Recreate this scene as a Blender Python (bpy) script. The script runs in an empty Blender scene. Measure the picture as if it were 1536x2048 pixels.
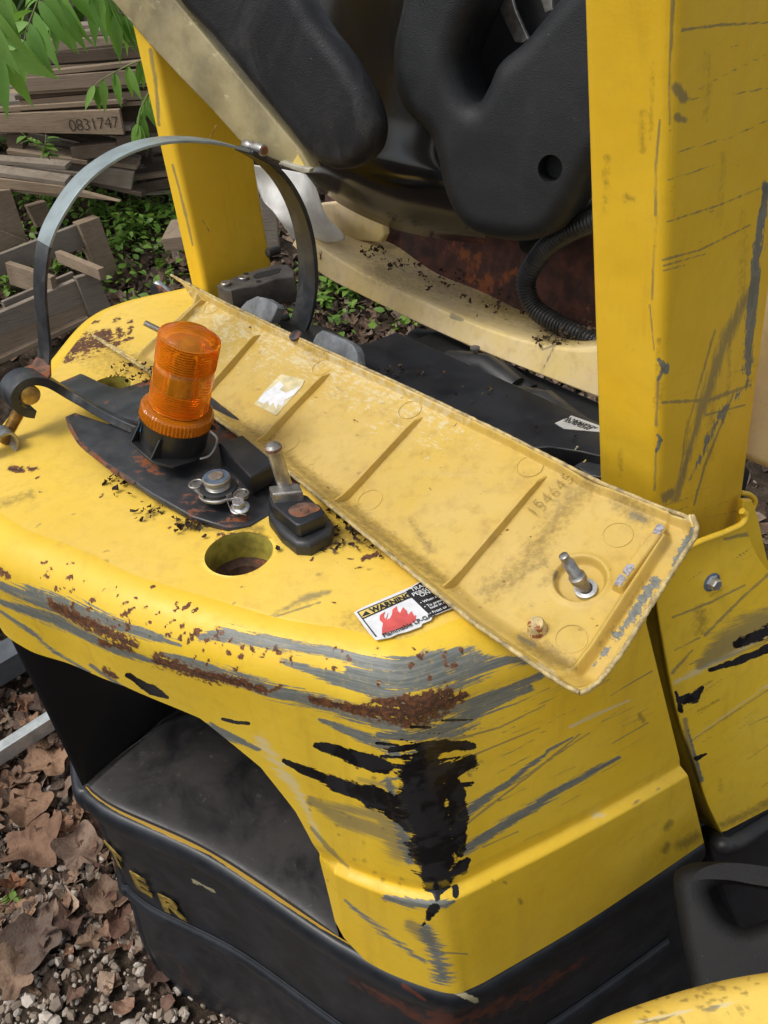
import bpy, bmesh, math, random
import numpy as np
from mathutils import Vector, Matrix
random.seed(7); rng = np.random.default_rng(7)
SC = bpy.context.scene; COL = SC.collection
PI = math.pi
# ---------------------------------------------------------------- camera
F = 1700.0; PITCH = math.radians(37); ROLL = math.radians(3.0); CAM = np.array([0, 0, 1.62])
_f = np.array([0, math.cos(PITCH), -math.sin(PITCH)]); _r0 = np.array([1., 0, 0]); _u0 = np.cross(_r0, _f)
_c, _s = math.cos(ROLL), math.sin(ROLL)
_r = _c*_r0 - _s*_u0; _u = _c*_u0 + _s*_r0
cd = bpy.data.cameras.new('camera'); cam = bpy.data.objects.new('camera', cd); COL.objects.link(cam)
cd.sensor_fit = 'HORIZONTAL'; cd.sensor_width = 36; cd.lens = F/1536*36; cd.clip_start = .05; cd.clip_end = 300
M = Matrix.Identity(4)
for i, v in enumerate((_r, _u, -_f)):
    for j in range(3): M[j][i] = v[j]
M.translation = Vector(CAM); cam.matrix_world = M
SC.camera = cam
# ---------------------------------------------------------------- light
w = bpy.data.worlds.new('World'); SC.world = w; w.use_nodes = True
nt = w.node_tree; bg = nt.nodes['Background']
sky = nt.nodes.new('ShaderNodeTexSky'); sky.sky_type = 'NISHITA'; sky.sun_disc = False
SUN_EL = math.radians(58); SUN_AZ = math.radians(-112)        # azimuth from +Y toward +X
sky.sun_elevation = SUN_EL; sky.sun_rotation = SUN_AZ; sky.dust_density = 3.0; sky.air_density = 1.0
hs = nt.nodes.new('ShaderNodeHueSaturation'); hs.inputs['Saturation'].default_value = .3
nt.links.new(sky.outputs[0], hs.inputs['Color']); nt.links.new(hs.outputs[0], bg.inputs['Color'])
bg.inputs['Strength'].default_value = .15
sl = bpy.data.lights.new('sun', 'SUN'); sl.energy = 1.3; sl.angle = math.radians(18); sl.color = (1, .96, .9)
so = bpy.data.objects.new('sun', sl); COL.objects.link(so)
sd = Vector((math.sin(SUN_AZ)*math.cos(SUN_EL), math.cos(SUN_AZ)*math.cos(SUN_EL), math.sin(SUN_EL)))
so.rotation_euler = sd.to_track_quat('Z', 'Y').to_euler()
SC.view_settings.view_transform = 'Standard'; SC.view_settings.look = 'None'
SC.view_settings.exposure = 0.31; SC.view_settings.gamma = 1
# ---------------------------------------------------------------- maths
A = np.array
def ray(px, py):
    d = _f + _r*(px-768)/F - _u*(py-1024)/F
    return d/np.linalg.norm(d)
def Z(px, py, z):
    d = ray(px, py); return CAM + d*((z-CAM[2])/d[2])
def PL(px, py, p, n):
    d = ray(px, py); return CAM + d*(np.dot(p-CAM, n)/np.dot(d, n))
def proj(P):
    v = np.asarray(P)-CAM; dz = v@_f
    return np.stack([768+F*(v@_r)/dz, 1024-F*(v@_u)/dz], -1)
TA = math.radians(51); FW = A([math.sin(TA), math.cos(TA), 0]); RT = A([math.cos(TA), -math.sin(TA), 0]); UP = A([0, 0, 1.])
def FP(px, py, fw): return PL(px, py, FW*fw, FW)       # point on the plane a given way forward along the truck
def RP(px, py, rt): return PL(px, py, RT*rt, RT)
def nrm(v): v = np.asarray(v, float); return v/np.linalg.norm(v)
def cat(P, n, closed=False):
    """Catmull-Rom resample of control points to n points (by chord length)"""
    P = np.asarray(P, float)
    if closed: P = np.vstack([P, P[:1]])
    t = np.concatenate([[0], np.cumsum(np.linalg.norm(np.diff(P, axis=0), axis=1)**.6)])
    return catk(t, P, np.linspace(0, t[-1], n+(1 if closed else 0)), closed)[:n]
def catk(t, P, q, closed=False):
    t = np.asarray(t, float); P = np.asarray(P, float); q = np.asarray(q, float)
    m = np.zeros_like(P)
    d = np.diff(P, axis=0)/np.diff(t)[:, None]
    h = np.diff(t)[:, None]
    m[1:-1] = (d[:-1]*h[1:]+d[1:]*h[:-1])/(h[:-1]+h[1:])
    m[0] = d[0]; m[-1] = d[-1]
    if closed: m[0] = m[-1] = (d[0]+d[-1])/2
    i = np.clip(np.searchsorted(t, q, side='right')-1, 0, len(t)-2)
    hh = (t[i+1]-t[i]); s = ((q-t[i])/hh)[:, None]; hh = hh[:, None]
    return ((2*s**3-3*s**2+1)*P[i]+(s**3-2*s**2+s)*hh*m[i]+(-2*s**3+3*s**2)*P[i+1]+(s**3-s**2)*hh*m[i+1])
def sst(x, a, b):
    x = np.clip((x-a)/(b-a), 0, 1); return x*x*(3-2*x)
# ---------------------------------------------------------------- objects
def tag(o, label=None, cat_=None, group=None, kind=None):
    if label: o['label'] = label
    if cat_: o['category'] = cat_
    if group: o['group'] = group
    if kind: o['kind'] = kind
    return o
def thing(name, label, cat_, loc=(0, 0, 0), group=None):
    o = bpy.data.objects.new(name, None); COL.objects.link(o); o.location = loc; o.empty_display_size = .05
    return tag(o, label, cat_, group)
def link(name, me, mat, parent=None):
    o = bpy.data.objects.new(name, me); COL.objects.link(o)
    if mat: 
        if isinstance(mat, (list, tuple)):
            for m in mat: me.materials.append(m)
        else: me.materials.append(mat)
    if parent:
        o.parent = parent
        L = Vector((0, 0, 0)); p = parent
        while p: L += p.location; p = p.parent
        o.location = -L            # parents are unrotated: children keep world coordinates
    return o
def mesh(name, V, Fc, mat, parent=None, smooth=True, ang=None):
    me = bpy.data.meshes.new(name)
    me.from_pydata([tuple(v) for v in V], [], [tuple(f) for f in Fc]); 
    bm = bmesh.new(); bm.from_mesh(me); bmesh.ops.recalc_face_normals(bm, faces=bm.faces); bm.to_mesh(me); bm.free()
    if smooth:
        me.polygons.foreach_set('use_smooth', [True]*len(me.polygons))
        if ang: me.set_sharp_from_angle(angle=math.radians(ang))
    return link(name, me, mat, parent)
def quads(me, P, idx, attrs=None, uv=None):
    n = len(P); nf = len(idx)
    me.vertices.add(n); me.vertices.foreach_set('co', np.ascontiguousarray(P, dtype=np.float32).ravel())
    me.loops.add(nf*4); me.loops.foreach_set('vertex_index', np.ascontiguousarray(idx, dtype=np.int32).ravel())
    me.polygons.add(nf); me.polygons.foreach_set('loop_start', np.arange(0, nf*4, 4, dtype=np.int32))
    me.update(calc_edges=True); me.polygons.foreach_set('use_smooth', np.ones(nf, bool))
    if uv is not None:
        l = me.uv_layers.new(name='UVMap'); l.data.foreach_set('uv', uv[idx.ravel()].astype(np.float32).ravel())
    for k, a in (attrs or {}).items():
        at = me.attributes.new(k, 'FLOAT_COLOR', 'POINT')
        c = np.ones((n, 4), np.float32); c[:, :3] = a; at.data.foreach_set('color', c.ravel())
    me.validate()
def grid(name, G, mat, parent=None, strokes=None, uv=None, hole=None, flip=False, attrs=None):
    """G: [ny,nx,3] world points"""
    ny, nx = G.shape[:2]; P = G.reshape(-1, 3)
    ii = np.arange(ny*nx).reshape(ny, nx)
    idx = np.stack([ii[:-1, :-1], ii[:-1, 1:], ii[1:, 1:], ii[1:, :-1]], -1).reshape(-1, 4)
    if flip: idx = idx[:, ::-1]
    if hole:
        P = P.copy()
        for c, r in hole:
            d = np.linalg.norm(P[:, :2]-c[:2], axis=1)
            idx = idx[~(d[idx] < r*.985).any(axis=1)]
            used = np.zeros(len(P), bool); used[idx.ravel()] = True
            near = used & (d < r+.006)
            # only border vertices: those that belonged to a removed face
            k = near & (d < r+.0045)
            P[k, :2] = c[:2] + (P[k, :2]-c[:2])/d[k, None]*r
    if uv is None:
        L = np.concatenate([[0], np.cumsum(np.linalg.norm(np.diff(G[ny//2], axis=0), axis=1))])
        H = np.concatenate([[0], np.cumsum(np.linalg.norm(np.diff(G[:, nx//2], axis=0), axis=1))])
        uv = np.stack(np.meshgrid(L, H), -1).reshape(-1, 2)
    at = dict(attrs or {})
    if strokes is not None: at.update(paint(proj(P), strokes))
    me = bpy.data.meshes.new(name); quads(me, P, idx, at, uv)
    return link(name, me, mat, parent)
CH = {'grey': ('wear', 0), 'rust': ('wear', 1), 'black': ('wear', 2), 'scr': ('wear2', 0), 'dirt': ('wear2', 1), 'pale': ('wear2', 2)}
def paint(Q, strokes):
    strokes = [(q[0], q[1], A(q[2])*.72, *q[3:]) if q[0] == 'grey' else q for q in strokes]
    out = {'wear': np.zeros((len(Q), 3), np.float32), 'wear2': np.zeros((len(Q), 3), np.float32)}
    for s in strokes:
        ch, pts, wd = s[:3]; st = s[3] if len(s) > 3 else 1.0
        an, c = CH[ch]; pts = A(pts, float)
        wd = np.broadcast_to(A(wd, float), (len(pts),)) if np.ndim(wd) == 0 or len(np.atleast_1d(wd)) == len(pts) else np.interp(np.linspace(0, 1, len(pts)), np.linspace(0, 1, len(wd)), wd)
        mw = wd.max()*1.6
        b = (Q[:, 0] > pts[:, 0].min()-mw) & (Q[:, 0] < pts[:, 0].max()+mw) & (Q[:, 1] > pts[:, 1].min()-mw) & (Q[:, 1] < pts[:, 1].max()+mw)
        q = Q[b]
        if not len(q): continue
        best = np.zeros(len(q), np.float32)
        if len(pts) == 1:
            d = np.linalg.norm(q-pts[0], axis=1)/wd[0]; best = np.clip(1-.5*d, 0, 1)
        for i in range(len(pts)-1):
            a, e = pts[i], pts[i+1]; ab = e-a
            t = np.clip(((q-a)@ab)/(ab@ab+1e-9), 0, 1)
            d = np.linalg.norm(q-a-t[:, None]*ab, axis=1)/(wd[i]+t*(wd[i+1]-wd[i])+1e-6)
            best = np.maximum(best, np.clip(1-.5*d, 0, 1))   # .5 at the stroke's edge
        best = np.where(best > 0, best*st, 0)
        v = out[an][:, c].copy(); vb = v[b]; v[b] = np.maximum(vb, best); out[an][:, c] = v
    return out
def slab(name, pts, plane, th, mat, parent=None, bevel=0.0, holes=(), seg=3, pix=True, n=0, smoothout=True):
    """plate with an outline on a plane; the outline is its camera-side face, thickness goes away (-normal)"""
    p0, nn = plane; nn = nrm(nn)
    if np.dot(nn, CAM-p0) < 0: nn = -nn
    ax = nrm(np.cross(nn, UP) if abs(nn[2]) < .9 else np.cross(nn, A([0, 1, 0]))); ay = np.cross(nn, ax)
    def loc(pl):
        W = A([PL(x, y, p0, nn) for x, y in pl]) if pix else A(pl, float)
        q = W-p0; return np.stack([q@ax, q@ay], -1)
    cu = bpy.data.curves.new(name, 'CURVE'); cu.dimensions = '2D'; cu.fill_mode = 'BOTH'
    for L in [pts]+list(holes):
        q = loc(L)
        if n: q = cat(q, n, True)
        sp = cu.splines.new('POLY'); sp.points.add(len(q)-1)
        for i, (x, y) in enumerate(q): sp.points[i].co = (x, y, 0, 1)
        sp.use_cyclic_u = True
    cu.extrude = max(th/2-bevel, 0); cu.bevel_depth = bevel; cu.bevel_resolution = seg; cu.offset = -bevel
    tmp = bpy.data.objects.new('t', cu); COL.objects.link(tmp)
    dg = bpy.context.evaluated_depsgraph_get(); me = bpy.data.meshes.new_from_object(tmp.evaluated_get(dg))
    bpy.data.objects.remove(tmp); me.name = name
    Mx = Matrix.Identity(4)
    for i, v in enumerate((ax, ay, nn)):
        for j in range(3): Mx[j][i] = v[j]
    Mx.translation = Vector(p0-nn*th/2); me.transform(Mx)
    bm = bmesh.new(); bm.from_mesh(me); bmesh.ops.remove_doubles(bm, verts=bm.verts, dist=1e-5); bmesh.ops.recalc_face_normals(bm, faces=bm.faces); bm.to_mesh(me); bm.free()
    me.polygons.foreach_set('use_smooth', [True]*len(me.polygons)); me.set_sharp_from_angle(angle=math.radians(40))
    return link(name, me, mat, parent)
def frames(P):
    P = np.asarray(P); T = np.gradient(P, axis=0); T /= np.linalg.norm(T, axis=1)[:, None]
    r = np.cross(T[0], UP); 
    if np.linalg.norm(r) < .1: r = np.cross(T[0], A([1, 0, 0]))
    R = []
    for t in T:
        r = r-np.dot(r, t)*t; r = r/np.linalg.norm(r); R.append(r)
    R = A(R); return T, R, np.cross(T, R)
def tube(name, P, r, mat, parent=None, n=14, caps=True):
    T, R, B = frames(P); r = np.broadcast_to(A(r, float), (len(P),))
    a = np.linspace(0, 2*PI, n, endpoint=False)
    V = (np.asarray(P)[:, None]+r[:, None, None]*(np.cos(a)[None, :, None]*R[:, None]+np.sin(a)[None, :, None]*B[:, None])).reshape(-1, 3)
    Fc = [(i*n+j, i*n+(j+1) % n, (i+1)*n+(j+1) % n, (i+1)*n+j) for i in range(len(P)-1) for j in range(n)]
    if caps: Fc += [tuple(range(n)), tuple(range((len(P)-1)*n, len(P)*n))]
    return mesh(name, V, Fc, mat, parent, True, 50)
def strap(name, P, wv, th, mat, parent=None):
    """flat bar: P is the near edge centre line, wv the width vector, th the thickness"""
    P = np.asarray(P); T = np.gradient(P, axis=0); N = np.cross(T, wv); N /= np.linalg.norm(N, axis=1)[:, None]
    wv = np.asarray(wv); V = np.stack([P+N*th/2, P+N*th/2+wv, P-N*th/2+wv, P-N*th/2], 1).reshape(-1, 3); m = len(P)
    Fc = [(i*4+j, i*4+(j+1) % 4, (i+1)*4+(j+1) % 4, (i+1)*4+j) for i in range(m-1) for j in range(4)]+[(0, 1, 2, 3), (m*4-4, m*4-3, m*4-2, m*4-1)]
    o = mesh(name, V, Fc, mat, parent, True, 40)
    b = o.modifiers.new('bev', 'BEVEL'); b.width = th*.18; b.segments = 2; b.limit_method = 'ANGLE'
    return o
def lathe(name, base, axis, prof, mat, parent=None, n=48, ang=35, caps=True):
    axis = nrm(axis); u = nrm(np.cross(axis, A([.3, 1, .1]))); v = np.cross(axis, u)
    a = np.linspace(0, 2*PI, n, endpoint=False); V = []
    for r, h in prof: V += [base+axis*h+r*(math.cos(t)*u+math.sin(t)*v) for t in a]
    m = len(prof)
    Fc = [(i*n+j, i*n+(j+1) % n, (i+1)*n+(j+1) % n, (i+1)*n+j) for i in range(m-1) for j in range(n)]
    if caps and prof[0][0] > 1e-5: Fc.append(tuple(range(n)))
    if caps and prof[-1][0] > 1e-5: Fc.append(tuple(range((m-1)*n, m*n)))
    return mesh(name, V, Fc, mat, parent, True, ang)
def box(name, c, ax, ay, az, mat, parent=None, bev=.002):
    """centre and three half-axis vectors"""
    V = [c+sx*ax+sy*ay+sz*az for sx in (-1, 1) for sy in (-1, 1) for sz in (-1, 1)]
    Fc = [(0, 1, 3, 2), (4, 6, 7, 5), (0, 4, 5, 1), (2, 3, 7, 6), (0, 2, 6, 4), (1, 5, 7, 3)]
    o = mesh(name, V, Fc, mat, parent, False)
    if bev: b = o.modifiers.new('bev', 'BEVEL'); b.width = bev; b.segments = 2
    return o
def quadbox(name, q, plane, th, mat, parent=None, bev=.003):
    p0, n = plane; n = nrm(n)
    if np.dot(n, CAM-p0) < 0: n = -n
    W = [PL(x, y, p0, n) for x, y in q]; V = W+[p-n*th for p in W]
    Fc = [(0, 1, 2, 3), (7, 6, 5, 4)]+[(i, i+4, (i+1) % 4+4, (i+1) % 4) for i in range(4)]
    o = mesh(name, V, Fc, mat, parent, False)
    if bev: b = o.modifiers.new('bev', 'BEVEL'); b.width = bev; b.segments = 2
    return o
def text(name, s, origin, ux, uy, size, mat, parent, depth=0.0, spacing=1.0, bold=0.0, align='LEFT'):
    cu = bpy.data.curves.new(name, 'FONT'); cu.body = s; cu.size = size; cu.extrude = depth; cu.space_character = spacing; cu.offset = bold; cu.align_x = align
    tmp = bpy.data.objects.new('t', cu); COL.objects.link(tmp)
    me = bpy.data.meshes.new_from_object(tmp.evaluated_get(bpy.context.evaluated_depsgraph_get())); bpy.data.objects.remove(tmp); me.name = name
    ux = nrm(ux); n = nrm(np.cross(ux, uy)); uy = np.cross(n, ux); Mx = Matrix.Identity(4)
    for i, v in enumerate((ux, uy, n)):
        for j in range(3): Mx[j][i] = v[j]
    Mx.translation = Vector(origin); me.transform(Mx); me.update()
    return link(name, me, mat, parent)
# ---------------------------------------------------------------- materials
class NT:
    def __init__(s, name):
        s.m = bpy.data.materials.new(name); s.m.use_nodes = True; s.t = s.m.node_tree; s.b = s.t.nodes['Principled BSDF']
    def n(s, ty, **k):
        x = s.t.nodes.new('ShaderNode'+ty)
        for a, v in k.items(): setattr(x, a, v)
        return x
    def set(s, sock, v):
        if isinstance(v, bpy.types.NodeSocket): s.t.links.new(v, sock)
        elif v is not None: sock.default_value = v if not isinstance(v, (tuple, list)) or len(v) != 3 or sock.type == 'VECTOR' else (*v, 1)
    def coord(s, kind='Object', scale=(1, 1, 1), rot=(0, 0, 0)):
        c = s.n('TexCoord'); mp = s.n('Mapping'); s.t.links.new(c.outputs[kind], mp.inputs[0]); mp.inputs['Scale'].default_value = scale; mp.inputs['Rotation'].default_value = rot
        return mp.outputs[0]
    def noise(s, vec, scale=5, det=4, rough=.55, dist=0):
        x = s.n('TexNoise'); s.set(x.inputs['Vector'], vec); x.inputs['Scale'].default_value = scale; x.inputs['Detail'].default_value = det; x.inputs['Roughness'].default_value = rough; x.inputs['Distortion'].default_value = dist
        return x.outputs['Fac']
    def math(s, op, a, b=0.0, c=0.0, clamp=False):
        x = s.n('Math', operation=op, use_clamp=clamp); s.set(x.inputs[0], a); s.set(x.inputs[1], b); s.set(x.inputs[2], c); return x.outputs[0]
    def ramp(s, v, a, b, lo=0.0, hi=1.0):
        x = s.n('MapRange', clamp=True, interpolation_type='SMOOTHSTEP'); s.set(x.inputs[0], v)
        for i, q in zip((1, 2, 3, 4), (a, b, lo, hi)): x.inputs[i].default_value = q
        return x.outputs[0]
    def mix(s, f, a, b):
        x = s.n('Mix', data_type='RGBA'); s.set(x.inputs[0], f); s.set(x.inputs[6], a); s.set(x.inputs[7], b); return x.outputs[2]
    def mixf(s, f, a, b):
        x = s.n('Mix', data_type='FLOAT'); s.set(x.inputs[0], f); s.set(x.inputs[2], a); s.set(x.inputs[3], b); return x.outputs[0]
    def bump(s, h, st=.3, d=.002, nrm_=None):
        x = s.n('Bump'); s.set(x.inputs['Height'], h); x.inputs['Strength'].default_value = st; x.inputs['Distance'].default_value = d
        if nrm_: s.set(x.inputs['Normal'], nrm_)
        return x.outputs[0]
    def out(s, col=None, rough=None, metal=None, normal=None, **k):
        if col is not None: s.set(s.b.inputs['Base Color'], col)
        if rough is not None: s.set(s.b.inputs['Roughness'], rough)
        if metal is not None: s.set(s.b.inputs['Metallic'], metal)
        if normal is not None: s.set(s.b.inputs['Normal'], normal)
        for a, v in k.items(): s.set(s.b.inputs[a.replace('_', ' ')], v)
        return s.m
YEL = (.76, .49, .024)
def yellow(name, base=YEL, wear=True, chips=.0, grime=.35, aniso=(7, 110, 1), rough=.38, scale=1.0, rot=0, fade=0.0):
    s = NT(name); o = s.coord('Object'); 
    n1 = s.noise(o, 6*scale, 5); n2 = s.noise(o, 45*scale, 6, .65); n3 = s.noise(o, 260, 4, .6)
    c = s.mix(s.ramp(n1, .3, .7), base, tuple(A(base)*A((1.03, 1.08, 1.9))))
    c = s.mix(s.math('MULTIPLY', s.ramp(n2, .45, .8), grime*.55), c, (.30, .19, .03))
    st_ = s.noise(s.coord('Object', (26, 26, 2.5)), 1, 6, .65); big = s.noise(o, 2.6*scale, 4, .6, .4)
    c = s.mix(s.math('MULTIPLY', s.ramp(big, .42, .68), .38), c, tuple(A(base)*A((.84, .80, .9)))); c = s.mix(s.math('MULTIPLY', s.ramp(st_, .52, .78), .30+grime*.3), c, tuple(A(base)*A((.66, .60, 1.2))))
    mot = s.math('MULTIPLY', s.ramp(n3, .62, .78), grime*.45); c = s.mix(mot, c, (.2, .13, .03))
    if fade: c = s.mix(s.math('MULTIPLY', s.ramp(s.noise(o, 11, 6, .7, .6), .35, .75), fade), c, (.52, .375, .12))
    r = s.mixf(s.ramp(n2, .3, .8), rough, rough+.16)
    h = s.math('MULTIPLY', n3, .4)
    if wear:
        uv = s.coord('UV', aniso, (0, 0, rot)); an = s.noise(uv, 1.0, 7, .72); fine = s.noise(o, 130, 5, .7)
        uvf = s.coord('UV', (aniso[0]*2.2, aniso[1]*5, 1), (0, 0, rot)); anf = s.noise(uvf, 1.0, 5, .7)
        nn = s.math('ADD', s.math('MULTIPLY', s.math('SUBTRACT', an, .5), 1.9), s.math('MULTIPLY', s.math('SUBTRACT', anf, .5), 2.2))
        nr = s.math('ADD', s.math('MULTIPLY', s.math('SUBTRACT', fine, .5), 2.4), s.math('MULTIPLY', s.math('SUBTRACT', an, .5), .8))
        a1 = s.n('Attribute', attribute_name='wear'); a2 = s.n('Attribute', attribute_name='wear2')
        g1 = s.n('SeparateColor'); g2 = s.n('SeparateColor'); s.t.links.new(a1.outputs['Color'], g1.inputs[0]); s.t.links.new(a2.outputs['Color'], g2.inputs[0])
        def mk(att, nz, amp, wdt=.06):
            gate = s.ramp(att, .02, .2); v = s.math('ADD', att, s.math('MULTIPLY', nz, amp))
            return s.math('MULTIPLY', s.ramp(v, .5-wdt, .5+wdt), gate)
        pale = mk(g2.outputs[2], nn, .8, .15); c = s.mix(s.math('MULTIPLY', pale, .6), c, (.62, .55, .36))
        dirt = mk(g2.outputs[1], nr, .8, .5); c = s.mix(s.math('MULTIPLY', dirt, .62), c, (.13, .085, .03))
        grey = mk(g1.outputs[0], s.math('ADD', nn, s.math('MULTIPLY', nr, .25)), .8, .045); gc = s.mix(s.ramp(anf, .35, .65), (.085, .105, .11), (.19, .205, .19)); c = s.mix(s.math('MULTIPLY', grey, s.ramp(fine, .2, .5, .72, .97)), c, gc)
        scr = mk(g2.outputs[0], nn, .48, .2); c = s.mix(s.math('MULTIPLY', scr, .68), c, (.13, .125, .095))
        rust = mk(g1.outputs[1], nr, 1.0); rc = s.mix(s.ramp(fine, .42, .68), (.055, .024, .015), (.20, .078, .028)); halo = mk(g1.outputs[1], nr, .5, .42); c = s.mix(s.math('MULTIPLY', halo, .5), c, (.30, .145, .03)); c = s.mix(rust, c, rc)
        blk = mk(g1.outputs[2], s.math('ADD', s.math('MULTIPLY', nn, .35), s.math('MULTIPLY', s.math('SUBTRACT', s.noise(o, 42, 4, .6), .5), 1.5)), .62, .015); c = s.mix(blk, c, s.mix(s.ramp(s.noise(o, 30, 4), .45, .55), (.006, .006, .007), (.018, .018, .02)))
        r = s.mixf(rust, r, .85); r = s.mixf(grey, r, .46); r = s.mixf(blk, r, .2)
        h = s.math('SUBTRACT', s.math('ADD', s.math('MULTIPLY', blk, .8), s.math('MULTIPLY', h, s.math('SUBTRACT', 1.0, blk))), s.math('ADD', s.math('MULTIPLY', grey, .6), s.math('MULTIPLY', rust, s.math('MULTIPLY', fine, 1.6))))
    if chips:
        ch = s.ramp(s.noise(o, 55, 6, .75), 1-.28*chips-.2, 1-.28*chips-.17); c = s.mix(ch, c, (.16, .05, .02)); 
    wav = s.noise(o, 16, 3, .5)
    return s.out(c, r, None, s.bump(h, .35, .0015, s.bump(wav, .35, .004)), Specular_IOR_Level=.45)
def simple(name, col, rough=.5, metal=0.0, var=.3, sc=30, rust=0.0, bump_=.2, dirt=None, bsc=200, streak=None, coat=0.0):
    s = NT(name); o = s.coord('Object'); n = s.noise(o, sc, 6, .6); nf = s.noise(o, bsc, 4, .6)
    c = s.mix(s.ramp(n, .3, .7), tuple(A(col)*(1-var)), tuple(A(col)*(1+var)))
    if dirt: c = s.mix(s.math('MULTIPLY', s.ramp(s.noise(o, sc*.6, 7, .7, .3), .42, .72), dirt[3]), c, dirt[:3])
    r = s.mixf(n, rough*.85, min(1, rough*1.2)); m = metal
    if rust:
        k = s.ramp(s.noise(o, sc*.5, 8, .72), .72-.35*rust, .78-.35*rust); c = s.mix(k, c, s.mix(nf, (.09, .03, .015), (.34, .10, .025))); r = s.mixf(k, r, .9); m = s.mixf(k, metal, 0.0)
    if streak:
        v = s.coord('Object', streak); k = s.ramp(s.noise(v, 1, 4, .6), .6, .8); c = s.mix(s.math('MULTIPLY', k, .5), c, tuple(np.minimum(A(col)*4+.05, 1)))
    return s.out(c, r, m, s.bump(nf, bump_, .001), Coat_Weight=coat)
def wood(name, col):
    s = NT(name); o = s.coord('Object', (1, 1, 1)); g = s.noise(s.coord('Generated', (2, 2, 14)), 1, 6, .6, 1.2); n = s.noise(o, 5, 5); g2 = s.noise(s.coord('Object', (12, 12, 160)), 1, 4, .6)
    oi = s.n('ObjectInfo').outputs['Random']
    c = s.mix(g, tuple(A(col)*.55), tuple(A(col)*1.35)); c = s.mix(s.math('MULTIPLY', s.ramp(n, .45, .7), .6), c, tuple(A(col)*A((.45, .42, .4))))
    c = s.mix(s.math('MULTIPLY', oi, .5), c, tuple(A(col)*A((.8, .9, 1.05))*.6)); c = s.mix(s.math('MULTIPLY', s.ramp(g2, .5, .7), .35), c, tuple(A(col)*.3))
    return s.out(c, .85, None, s.bump(s.math('ADD', g2, g), .5, .003), Specular_IOR_Level=.2)
def leafmat(name, c1, c2, trans=.3):
    s = NT(name); oi = s.n('ObjectInfo').outputs['Random']; g = s.n('NewGeometry').outputs['Random Per Island']; n = s.noise(s.coord('Object'), 20, 3)
    c = s.mix(s.math('FRACT', s.math('ADD', oi, g)), c1, c2); c = s.mix(s.math('MULTIPLY', n, .35), c, tuple(A(c1)*.5))
    s.out(c, .5, None, s.bump(s.noise(s.coord('Object'), 90, 3), .3, .002), Specular_IOR_Level=.35)
    tr = s.n('BsdfTranslucent'); s.set(tr.inputs[0], s.mix(.5, c, tuple(A(c2)*A((1.3, 1.5, .6))))); mx = s.n('MixShader'); mx.inputs[0].default_value = trans
    s.t.links.new(s.b.outputs[0], mx.inputs[1]); s.t.links.new(tr.outputs[0], mx.inputs[2]); s.t.links.new(mx.outputs[0], s.t.nodes['Material Output'].inputs[0])
    return s.m
def drymat(name, stops, dark):
    s = NT(name); g = s.n('NewGeometry').outputs['Random Per Island']; oi = s.n('ObjectInfo').outputs['Random']; o = s.coord('Object')
    cr = s.n('ValToRGB'); cr.color_ramp.interpolation = 'LINEAR'; e = cr.color_ramp.elements; s.set(cr.inputs[0], s.math('FRACT', s.math('ADD', g, s.math('MULTIPLY', oi, .61))))
    while len(e) < len(stops): e.new(.5)
    for i_, c_ in enumerate(stops): e[i_].position = i_/(len(stops)-1); e[i_].color = (*c_, 1)
    n = s.noise(o, 38, 6, .7); n2 = s.noise(o, 150, 4)
    c = s.mix(s.math('MULTIPLY', s.ramp(n, .42, .7), .7), cr.outputs[0], dark); c = s.mix(s.math('MULTIPLY', n2, .3), c, tuple(A(dark)*.6))
    return s.out(c, .75, None, s.bump(s.math('ADD', n, n2), .6, .004), Specular_IOR_Level=.25)
M_Y = yellow('yellow_paint_body')
M_YP = yellow('yellow_paint_pillar', base=(.80, .50, .020), aniso=(60, 7, 1), rot=math.radians(-20), grime=.22)
M_YS = yellow('yellow_paint_panel', aniso=(10, 80, 1), grime=.4)
M_CREAM = yellow('faded_cream_paint', base=(.68, .52, .19), wear=True, grime=.6, rough=.5, aniso=(20, 20, 1))
M_TRAY = yellow('faded_yellow_underside', base=(.56, .375, .062), wear=True, grime=1.0, fade=.6, rough=.5, aniso=(40, 40, 1))
M_EDGE = simple('chipped_edge', (.46, .35, .15), .7, var=.3, sc=110, dirt=(.10, .07, .05, .8), bump_=.5)
M_BLK = simple('black_paint', (.012, .013, .016), .38, var=.4, sc=14, bump_=.15, dirt=(.04, .037, .034, .4))
s = NT('dusty_black_paint'); o = s.coord('Object'); gn = s.n('SeparateXYZ'); s.t.links.new(s.n('NewGeometry').outputs['Normal'], gn.inputs[0]); n = s.noise(o, 9, 7, .7, .5); n2 = s.noise(o, 60, 5, .7); n3 = s.noise(o, 240, 3)
up_ = s.math('MULTIPLY', s.ramp(s.math('ABSOLUTE', gn.outputs[2]), .45, .95), s.ramp(n, .25, .7)); c = s.mix(s.math('MULTIPLY', up_, .85), (.006, .006, .007), (.026, .021, .019)); c = s.mix(s.math('MULTIPLY', s.ramp(n2, .62, .7), up_), c, (.10, .08, .06)); c = s.mix(s.math('MULTIPLY', s.ramp(n3, .72, .76), up_), c, (.22, .19, .15))
M_CAV = s.out(c, s.mixf(up_, .32, .62), None, s.bump(n2, .3, .001))
M_PLT = simple('worn_black_steel', (.026, .028, .032), .36, var=.5, sc=22, rust=.50, dirt=(.075, .065, .055, .5), bump_=.3)
M_STR = simple('black_strap', (.018, .021, .026), .33, var=.3, sc=35, dirt=(.12, .11, .09, .5), streak=(30, 30, 8), bump_=.2)
M_STRW = simple('worn_strap_film', (.26, .31, .31), .34, .3, var=.25, sc=20, bump_=.2, dirt=(.3, .33, .34, .4))
M_RUST = simple('rusty_steel', (.16, .085, .055), .8, .1, var=.6, sc=60, rust=.66, bump_=.6)
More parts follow.
